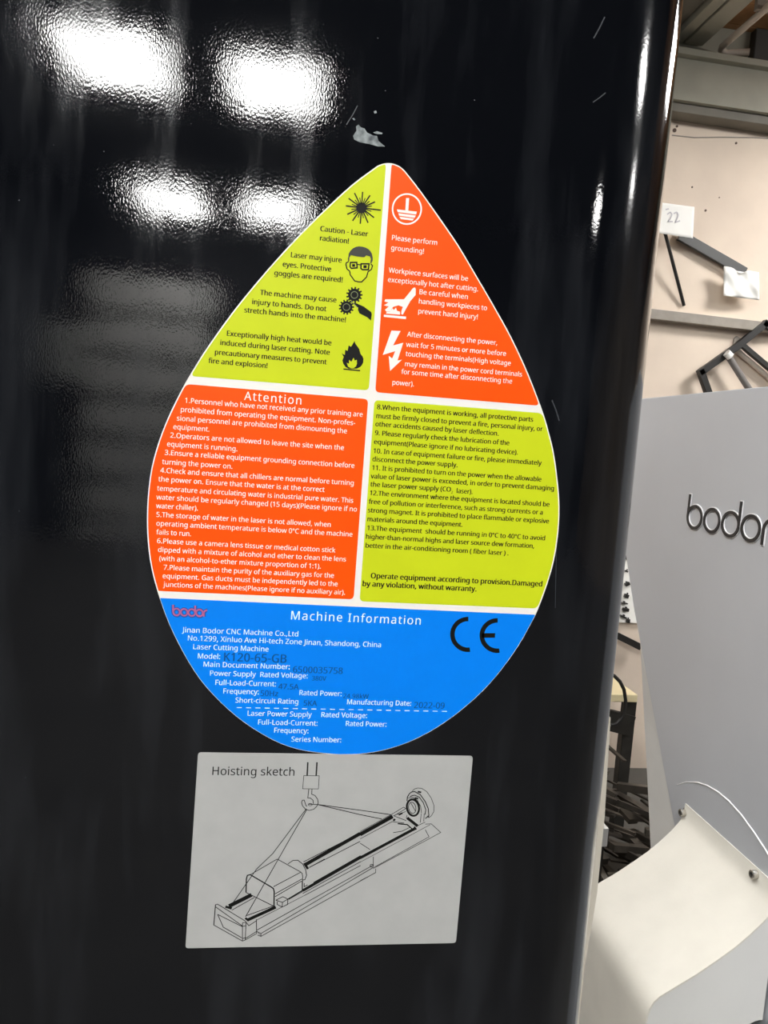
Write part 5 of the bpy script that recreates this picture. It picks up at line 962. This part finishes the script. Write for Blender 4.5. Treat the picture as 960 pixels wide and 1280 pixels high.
# near cheek of the hood, with a rounded cut-out below
low = [(x + 0.0012, z - 0.0012) for x, z in cur[2:]]
cyc, czc = on_y(948, 1296, YD_).x, on_y(948, 1296, YD_).z
hole = [(cyc + 0.026 * math.cos(math.radians(a)), czc + 0.026 * math.sin(math.radians(a))) for a in range(180, -1, -12)]
hole = [p for p in hole if p[0] < 0.7470]
outl = [(0.7475, 1.028)] + low + [(cyc - 0.026, 0.60)] + hole + [(0.7475, hole[-1][1])]
for nm, yy in (('near_cheek', YD_), ('far_cheek', YA_ - 0.003)):
    mb = MB(); mb.prism([(x, yy, z) for x, z in outl], (0, 0.0025, 0)); mb.build(nm, M['pale_paint'], hood)
for px, py in ((857, 1016), (947, 1093)):
    c_ = on_x(px, py, XG)
    mb = MB()
    seg = 20
    ang = [2 * math.pi * k / seg for k in range(seg)]
    xs = [(XG, 0.0085), (XG - 0.0012, 0.0085), (XG - 0.0012, 0.0066), (XG - 0.0100, 0.0066), (XG - 0.0108, 0.0058), (XG - 0.0108, 0.0036), (XG - 0.0050, 0.0034)]
    vs = [(x, c_.y + r * math.cos(t), c_.z + r * math.sin(t)) for x, r in xs for t in ang]
    fs = [(i * seg + k, i * seg + (k + 1) % seg, (i + 1) * seg + (k + 1) % seg, (i + 1) * seg + k) for i in range(len(xs) - 1) for k in range(seg)] + [tuple(range(seg)), tuple(range((len(xs) - 1) * seg, len(xs) * seg))]
    mb.add(vs, fs)
    b_ = mb.build('socket_bolt', M['steel'], hood, smooth=35)
    mb = MB(); mb.add([(XG - 0.0052, c_.y + 0.0034 * math.cos(t), c_.z + 0.0034 * math.sin(t)) for t in ang[::3]] + [(XG - 0.0049, c_.y + 0.0034 * math.cos(t), c_.z + 0.0034 * math.sin(t)) for t in ang[::3]], [tuple(range(7)), tuple(range(7, 14))] + [(k, (k + 1) % 7, 7 + (k + 1) % 7, 7 + k) for k in range(7)])
    mb.build('socket', M['dark_socket'], b_)

# ================================================================== ON THE FAR WALL
def W(px, py, off=0.0):
    return on_y(px, py, WY - off)


def sheet(name, pts, m, label, cat, off=0.02, t=0.0012, bend=0.0, group=None):
    mb = MB(); mb.prism([W(a, b, off) for a, b in pts], (0, t, 0))
    return tag(mb.build(name, m), label, cat, group)


bar = MB(); bar.bar(W(849, 294, 0.035), W(931, 341, 0.035), 0.05, 0.02)
tag(bar.build('flat_bar', M['black_metal'], bevel=0.002), 'dark flat metal bar slanting between the two white papers', 'metal bar')
rod = MB(); rod.tube([W(830.5, 288, 0.10), W(855, 382, 0.012)], 0.0085, 10)
tag(rod.build('thin_rod', M['black_metal'], smooth=60), 'thin black rod leaning below the upper white paper', 'rod')


def paper(name, c, label, wr, off, notch=None):
    """sheet of paper with real creases: a grid of points bent out of plane"""
    nx, nz = 14, 12
    vs, fs = [], []
    tl, tr, br, bl = c
    for j in range(nz + 1):
        for i in range(nx + 1):
            u, v = i / nx, j / nz
            x = (tl[0] * (1 - u) + tr[0] * u) * (1 - v) + (bl[0] * (1 - u) + br[0] * u) * v
            y = (tl[1] * (1 - u) + tr[1] * u) * (1 - v) + (bl[1] * (1 - u) + br[1] * u) * v
            if notch and j == 0:
                y += notch * max(0, 1 - abs(u - 0.47) / 0.22)
            d = off + wr * (0.6 * math.sin(5 * u + 7 * v) + 0.5 * math.sin(11 * u - 6 * v + 1) + 0.9 * abs(math.sin(3.2 * (u + v))))
            vs.append(W(x, y, d))
    for j in range(nz):
        for i in range(nx):
            a = j * (nx + 1) + i
            fs.append((a, a + 1, a + nx + 2, a + nx + 1))
    mb = MB(); mb.add(vs, fs)
    o = mb.build(name, M['paper'], smooth=50)
    md = o.modifiers.new('thickness', 'SOLIDIFY'); md.thickness = 0.0012
    return tag(o, label, 'paper')


p1 = paper('paper_sheet', [(822, 252.6), (868, 258.7), (866, 297.9), (820, 291)], 'flat white paper with faint handwriting, taped up beside the black cover', 0.0008, 0.115)
mb = MB(); mb.is_flat = True
for q in ([(834, 268), (838, 265), (840, 268), (838, 273), (835, 277), (841, 277)], [(842, 267), (846, 265), (848, 269), (846, 274), (844, 278), (850, 276)], [(832, 262), (836, 261)]):
    for a, b in zip(q, q[1:]):
        A, B = W(*a, 0.119), W(*b, 0.119)
        t = (B - A).normalized(); s = Vector((-t.z, 0, t.x)) * 0.003
        mb.add([A + s, A - s, B - s, B + s], [(0, 1, 2, 3)])
mb.build('handwriting', M['pencil'], p1)
paper('paper_sheet', [(904.6, 332.6), (948.5, 340.5), (949.4, 375.2), (904.6, 369.6)], 'crumpled white paper stuck over the lower end of the dark bar', 0.011, 0.065, notch=6)

mb = MB()
a, b = W(806, 392.6, 0.03), W(1010, 416, 0.03)
mb.bar(a, b, 0.048, 0.06)
mb.bar((a + b) / 2 + Vector((0.16, -0.0305, 0)) - Vector((0.003, 0, 0)), (a + b) / 2 + Vector((0.163, -0.0305, 0)), 0.046, 0.002)
tag(mb.build('wall_rail', M['rail'], bevel=0.003), 'long grey metal rail fixed along the beige wall', 'rail')

fr_ = thing('bent_frame', W(900, 470, 0.05), 'black bent metal frame with grey tubes hanging on the wall above the grey housing', 'metal frame')


def bars(name, m, pts, w, d, off):
    mb = MB()
    for (p, q) in zip(pts, pts[1:]):
        A, B = W(*p, off), W(*q, off)
        t = (B - A).normalized() * w * 0.4
        mb.bar(A - t, B + t, w, d)
    return mb.build(name, m, fr_, bevel=0.002)


bars('bent_bar', M['black_metal'], [(963, 411), (956, 405), (920, 434), (876, 465), (890, 505)], 0.034, 0.03, 0.06)
bars('cross_bar', M['black_metal'], [(927, 431), (985, 480)], 0.026, 0.026, 0.055)
t1 = MB(); t1.tube([W(909, 443, 0.07), W(945, 500, 0.07)], 0.017, 14); t1.build('tube', M['grey_tube'], fr_, smooth=50)
t1 = MB(); t1.tube([W(921, 438, 0.02), W(985, 492, 0.02)], 0.014, 14); t1.build('tube', M['pipe'], fr_, smooth=50)
t1 = MB(); t1.tube([W(908, 441, 0.09), W(913, 446, 0.09)], 0.02, 14); t1.build('tube_cap', M['paper'], fr_, smooth=50)
mb = MB(); mb.prism([W(a, b, 0.012) for a, b in ((916, 436), (918, 423), (921, 420), (926, 423), (927, 430), (922, 438))], (0, 0.01, 0)); mb.build('hook', M['rail'], fr_)

mb = MB()
cab = [W(x, y, 0.012) for x, y in ((790, 139), (815, 142), (838, 143.6), (855, 143.4), (870, 145), (885, 148), (905, 149), (925, 148.4), (945, 149.2), (975, 152), (1010, 155))]
mb.tube(cab, 0.0055, 8)
tag(mb.build('wall_cable', M['white_cable'], smooth=60), 'thin white cable running along the top of the beige wall', 'cable')
mb = MB()
for x, y, r in ((865, 234, .0045), (881.8, 263.2, .006), (920, 179, .006), (843, 163, .010), (846, 158, .006), (899, 247, .003)):
    c_ = W(x, y, 0.0)
    mb.tube([c_ + Vector((0, 0.002, 0)), c_ + Vector((0, -0.003, 0))], r, 9)
o = mb.build('wall_specks', M['speck']); tag(o, 'dark nail holes and specks in the beige wall', 'nail holes', kind='stuff')
mb = MB()
mb.tube([W(x, y, 0.001) for x, y in ((840, 169), (868, 172), (900, 171.5), (940, 172), (980, 174))], 0.003, 6)
o = mb.build('trim_1', M['rail']); tag(o, 'thin joint line along the upper beige wall', 'trim', kind='structure')

# ================================================================== UNDER THE ROOF
zb0, zb1 = W(842, 143).z, W(848, 85).z + 0.01
beam = thing('roof_beam', (0, WY - 0.1, zb0), 'grey painted horizontal roof beam running along the top of the far wall', 'beam')
mb = MB(); mb.box((-5.9, WY - 0.13, zb0 + 0.012), (9.4, WY - 0.001, zb1 - 0.03)); mb.build('web', M['beam'], beam)
mb = MB(); mb.box((-5.9, WY - 0.17, zb1 - 0.03), (9.4, WY - 0.001, zb1)); mb.build('flange', M['beam'], beam, bevel=0.003)
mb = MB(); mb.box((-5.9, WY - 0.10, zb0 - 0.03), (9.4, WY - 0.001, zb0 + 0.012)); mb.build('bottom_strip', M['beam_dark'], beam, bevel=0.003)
mb = MB(); mb.box((-5.9, WY - 0.05, zb1), (9.4, WY - 0.001, BZ - 0.002)); up_ = mb.build('trim_2', M['beam']); tag(up_, 'grey board strip between the beam and the boarded ceiling', 'trim', kind='structure')

ZJ = 3.69
xr = on_z(900, 38, ZJ).x; xm = on_z(885, 25, ZJ).x; xl = on_z(862, 12, ZJ).x
jo = thing('roof_joist', (xm, 2.0, ZJ), 'heavy grey painted joist running under the boards towards the far wall', 'joist')
mb = MB(); mb.box((xm + 0.006, 1.05, ZJ), (xr, WY - 0.06, BZ - 0.002)); mb.build('joist_half', M['beam'], jo, bevel=0.004)
mb = MB(); mb.box((xm - (xr - xm) * 0.62, 1.05, ZJ), (xm - 0.006, WY - 0.06, BZ - 0.002)); mb.build('joist_half', M['beam'], jo, bevel=0.004)
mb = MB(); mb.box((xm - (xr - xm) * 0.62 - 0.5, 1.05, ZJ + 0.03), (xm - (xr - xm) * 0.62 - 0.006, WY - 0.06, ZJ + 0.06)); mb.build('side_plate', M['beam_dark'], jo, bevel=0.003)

ZP = 3.665
pa = on_z(899.5, 61, ZP)
pipe = thing('conduit_pipe', pa, 'pale conduit pipe bending along the wall under the brown boards', 'pipe')
d_ = on_z(960, 8.5, ZP) - pa
mb = MB(); mb.tube([pa + d_ * 1.5, pa + d_ * 0.06, pa + d_ * 0.02 + Vector((0.01, 0.01, 0)), pa + Vector((0.05, 0.02, -0.005))] + [on_z(937, 65, ZP - 0.01)], 0.016, 12)
mb.build('pipe_run', M['pipe'], pipe, smooth=60)
mb = MB(); q_ = pa + d_ * 0.9; mb.box((q_.x - 0.035, q_.y - 0.012, q_.z + 0.0), (q_.x + 0.035, q_.y + 0.012, BZ - 0.001)); mb.build('clip', M['rail'], pipe)
jb0 = on_z(947, 78, ZP)
jb = thing('junction_box', jb0, 'dark grey box at the end of the conduit pipe above the beam', 'junction box')
mb = MB(); mb.box((jb0.x - 0.055, jb0.y - 0.05, zb1 + 0.001), (jb0.x + 0.10, jb0.y + 0.10, BZ - 0.002)); mb.build('box_body', M['box_dark'], jb, bevel=0.006)
mb = MB(); mb.box((jb0.x - 0.09, jb0.y + 0.0, zb1 + 0.001), (jb0.x - 0.056, jb0.y + 0.06, ZP + 0.03)); mb.build('bracket', M['beam_dark'], jb, bevel=0.002)
for k in range(2):
    mb = MB(); mb.tube([(jb0.x + 0.055 + 0.02 * k, jb0.y - 0.05, ZP - 0.06 - 0.05 * k), (jb0.x + 0.055 + 0.02 * k, jb0.y - 0.058, ZP - 0.06 - 0.05 * k)], 0.009, 8)
    mb.build('screw', M['pipe'], jb)

# ================================================================== SEEN THROUGH THE GAP BETWEEN THE TWO MACHINES
rack = thing('tool_board', W(783, 780, 0.0), 'white wall board hung with small dark tools, seen in the gap', 'tool board')
q0, q1 = W(768, 664), W(812, 779)
mb = MB(); mb.box((q0.x, WY - 0.02, q1.z), (q1.x + 0.1, WY - 0.001, q0.z)); mb.build('backboard', M['paper'], rack, bevel=0.003)
for px, py, w_, h_, rr in ((785, 697, 5, 6, 0.2), (783, 714, 3, 2, 0.4), (784, 730, 6, 4, -0.5), (783, 745, 5, 5, 0.3), (780, 754, 9, 1.6, 0.05), (782, 762, 8, 4, 0.1), (779, 771, 9, 2.5, 0.35), (785, 776, 4, 5, 0.0)):
    c_ = W(px, py, 0.032)
    mb = MB(); hw, hh = w_ * 0.0041 / 2, h_ * 0.0041 / 2
    mb.box((-hw, -0.01, -hh), (hw, 0.01, hh)); mb.box((-hw * 0.25, -0.006, hh), (hw * 0.25, 0.006, hh + 0.008)); mb.box((-0.003, 0.0, -0.003), (0.003, 0.014, 0.003))
    m4 = Matrix.Translation(c_) @ Matrix.Rotation(rr, 4, 'Y')
    mb.v = [tuple(m4 @ Vector(v)) for v in mb.v]
    mb.build('tool', M['black_metal'], rack, bevel=0.002)
mb = MB(); mb.bar(W(764, 790.5, 0.05), W(800, 808.5, 0.05), 0.034, 0.03)
tag(mb.build('square_bar', M['black_metal'], bevel=0.002), 'short black square bar sloping across the wall below the tool board', 'metal bar')

YW = 2.5
def G(px, py, y=YW):
    return on_y(px, py, y)


zt_ = G(777, 868).z
bench = thing('work_bench', (1.5, YW + 0.25, 0.0), 'work bench with beige top and dark steel legs, in the gap between machines', 'work bench')
xb0, xb1 = G(700, 870).x, G(791.5, 870).x + 0.022
mb = MB(); mb.box((xb0, YW, zt_ - 0.035), (xb1, YW + 0.55, zt_)); mb.build('bench_top', M['bench_top'], bench, bevel=0.004)
mb = MB(); mb.bar((xb0 + 0.02, YW + 0.03, zt_ - 0.075), (xb1, YW + 0.03, zt_ - 0.15), 0.09, 0.03); mb.build('apron', M['dark_steel'], bench)
for x_ in (xb0 + 0.03, xb1 - 0.012):
    for y_ in (YW + 0.05, YW + 0.5):
        mb = MB(); mb.box((x_ - 0.026, y_ - 0.022, 0), (x_ + 0.026, y_ + 0.022, zt_ - 0.036)); mb.build('leg', M['dark_steel'], bench, bevel=0.002)
mb = MB(); mb.tube([G(x, y, YW - 0.03) for x, y in ((762, 842), (768, 845), (775, 852), (780, 862), (782, 875), (781, 888), (777, 898), (770, 905), (763, 906))], 0.008, 8)
tag(mb.build('hanging_cable', M['black_metal'], smooth=60), 'black cable looping down over the front of the work bench', 'cable')

# offcuts heaped on the floor under the bench: too many and too tangled to count
mb = MB()
for k in range(230):
    y = random.uniform(1.35, 2.42)
    x = random.uniform(0.95, 1.75) * (0.55 + 0.45 * (y - 0.2) / 2.2)
    z = random.uniform(0.02, 0.12 + 0.3 * (y - 1.35))
    a = random.gauss(2.3, 0.5); l = random.uniform(0.08, 0.3)
    d = Vector((math.cos(a), math.sin(a) * 0.8, random.uniform(-0.15, 0.3))).normalized() * l / 2
    c_ = Vector((x, y, z + abs(d.z)))
    mb.bar(c_ - d, c_ + d, random.uniform(0.012, 0.045), random.uniform(0.004, 0.03), up=(0, 0.2, 1))
o = mb.build('metal_offcuts', M['scrap']); tag(o, 'heap of dull metal offcuts on the floor in the gap', 'metal scrap', kind='stuff')
c_ = on_y(752, 1043, 1.6)
mb = MB(); mb.box((c_.x - 0.06, 1.58, c_.z - 0.03), (c_.x + 0.012, 1.66, c_.z + 0.03))
bx_ = thing('small_box', (c_.x, 1.62, c_.z - 0.03), 'small pale box on top of the metal offcuts beside the black cover', 'box')
mb.build('carton', M['pale_paint'], bx_, bevel=0.002)
mb = MB(); mb.box((c_.x + 0.0125, 1.585, c_.z - 0.026), (c_.x + 0.016, 1.655, c_.z + 0.026)); mb.build('end_flap', M['box_dark'], bx_)
mb = MB(); mb.box((c_.x - 0.05, 1.585, 0.26), (c_.x + 0.005, 1.655, c_.z - 0.0305)); mb.build('stand', M['dark_steel'], bx_)

# ================================================================== BEHIND THE PHOTOGRAPHER (mirrored in the black paint), PLUS LAMPS ADDED OUT OF VIEW
def lamp_at(name, loc, size, label):
    t = thing(name, loc, label, 'ceiling light', 'hall ceiling lights')
    sx, sy = size
    mb = MB(); mb.box((loc[0] - sx / 2, loc[1] - sy / 2, loc[2] - 0.03), (loc[0] + sx / 2, loc[1] + sy / 2, loc[2])); mb.build('diffuser', M['lamp'], t)
    mb = MB(); mb.box((loc[0] - sx / 2 - 0.03, loc[1] - sy / 2 - 0.03, loc[2] + 0.001), (loc[0] + sx / 2 + 0.03, loc[1] + sy / 2 + 0.03, loc[2] + 0.06)); mb.build('housing', M['housing'], t, bevel=0.006)
    zt2 = 5.0 if loc[1] < 1.0 else BZ
    for s in (-1, 1):
        mb = MB(); mb.tube([(loc[0] + s * sx * 0.35, loc[1], loc[2] + 0.06), (loc[0] + s * sx * 0.35, loc[1], zt2)], 0.006, 6)
        mb.build('hanger', M['housing'], t)
    return t


lamp_at('ceiling_light', (-1.40, -5.93, 4.45), (0.74, 0.86), 'ceiling lamp mirrored at the upper left corner of the black cover')
lamp_at('ceiling_light', (-0.16, -6.02, 4.45), (0.66, 0.86), 'ceiling lamp mirrored near the middle top of the black cover')
lamp_at('ceiling_light', (-1.44, -9.65, 4.45), (0.72, 1.1), 'ceiling lamp mirrored left of the label, lower row')
lamp_at('ceiling_light', (-0.16, -9.5, 4.45), (0.72, 1.0), 'ceiling lamp mirrored just above the left slope of the label')
lamp_at('ceiling_light', (-1.40, -2.2, 4.45), (0.72, 0.86), 'unseen lamp added overhead, on the left behind the photographer')  # added lamp, neither seen nor mirrored, to light the front of the labels
lamp_at('ceiling_light', (-0.16, -2.2, 4.45), (0.72, 0.86), 'unseen lamp added overhead, just behind the photographer')  # its neighbour, also added out of view to brighten the labels
lamp_at('ceiling_light', (3.3, 1.8, 3.6), (0.9, 0.58), 'ceiling lamp lighting the beige wall, mirrored along the edge of the black cover')
lamp_at('ceiling_light', (4.3, -7.6, 4.45), (0.72, 1.0), 'ceiling lamp mirrored as the short streak right of the label tip')
lamp_at('ceiling_light', (-0.9, 0.8, 3.6), (0.64, 0.64), 'unseen lamp added behind the black cover, lighting the grey housing')  # added out of sight to brighten the grey side plate from the upper left
lamp_at('ceiling_light', (5.3, -2.15, 4.45), (0.8, 0.6), 'ceiling lamp mirrored as the long upper streak on the rounded edge')
lamp_at('ceiling_light', (7.4, -2.9, 4.45), (0.6, 0.5), 'ceiling lamp mirrored as the lower streak on the rounded edge')

DY = BY + 0.06
dd = thing('sectional_door', (-1.9, DY, 0), 'pale sectional door at the back of the hall, seen as grey bands in the black paint', 'door')
sec = 0.585
for k in range(7):
    z1 = 3.72 - k * sec
    z0 = max(z1 - sec + 0.11, 0.0)
    if z1 > 0.08:
        dr = MB(); dr.box((-2.71, DY + 0.01, z0), (-0.95, DY + 0.07, z1)); dr.build('door_section', M['door_white'], dd, bevel=0.006)
mb = MB(); mb.box((-2.71, BY + 0.002, 0), (-0.95, DY + 0.009, 3.72)); mb.build('door_backing', M['seam_dark'], dd)
cb = thing('wall_cabinet', (-3.0, DY, 2.3), 'pale cabinet on the back wall beside the sectional door', 'cabinet')
mb = MB(); mb.box((-3.25, BY + 0.002, 2.16), (-2.80, BY + 0.25, 2.98)); mb.build('cabinet_body', M['door_white'], cb, bevel=0.01)
mb = MB(); mb.box((-3.20, BY + 0.251, 2.21), (-2.85, BY + 0.27, 2.93)); mb.build('cabinet_door', M['pale_paint'], cb, bevel=0.006)
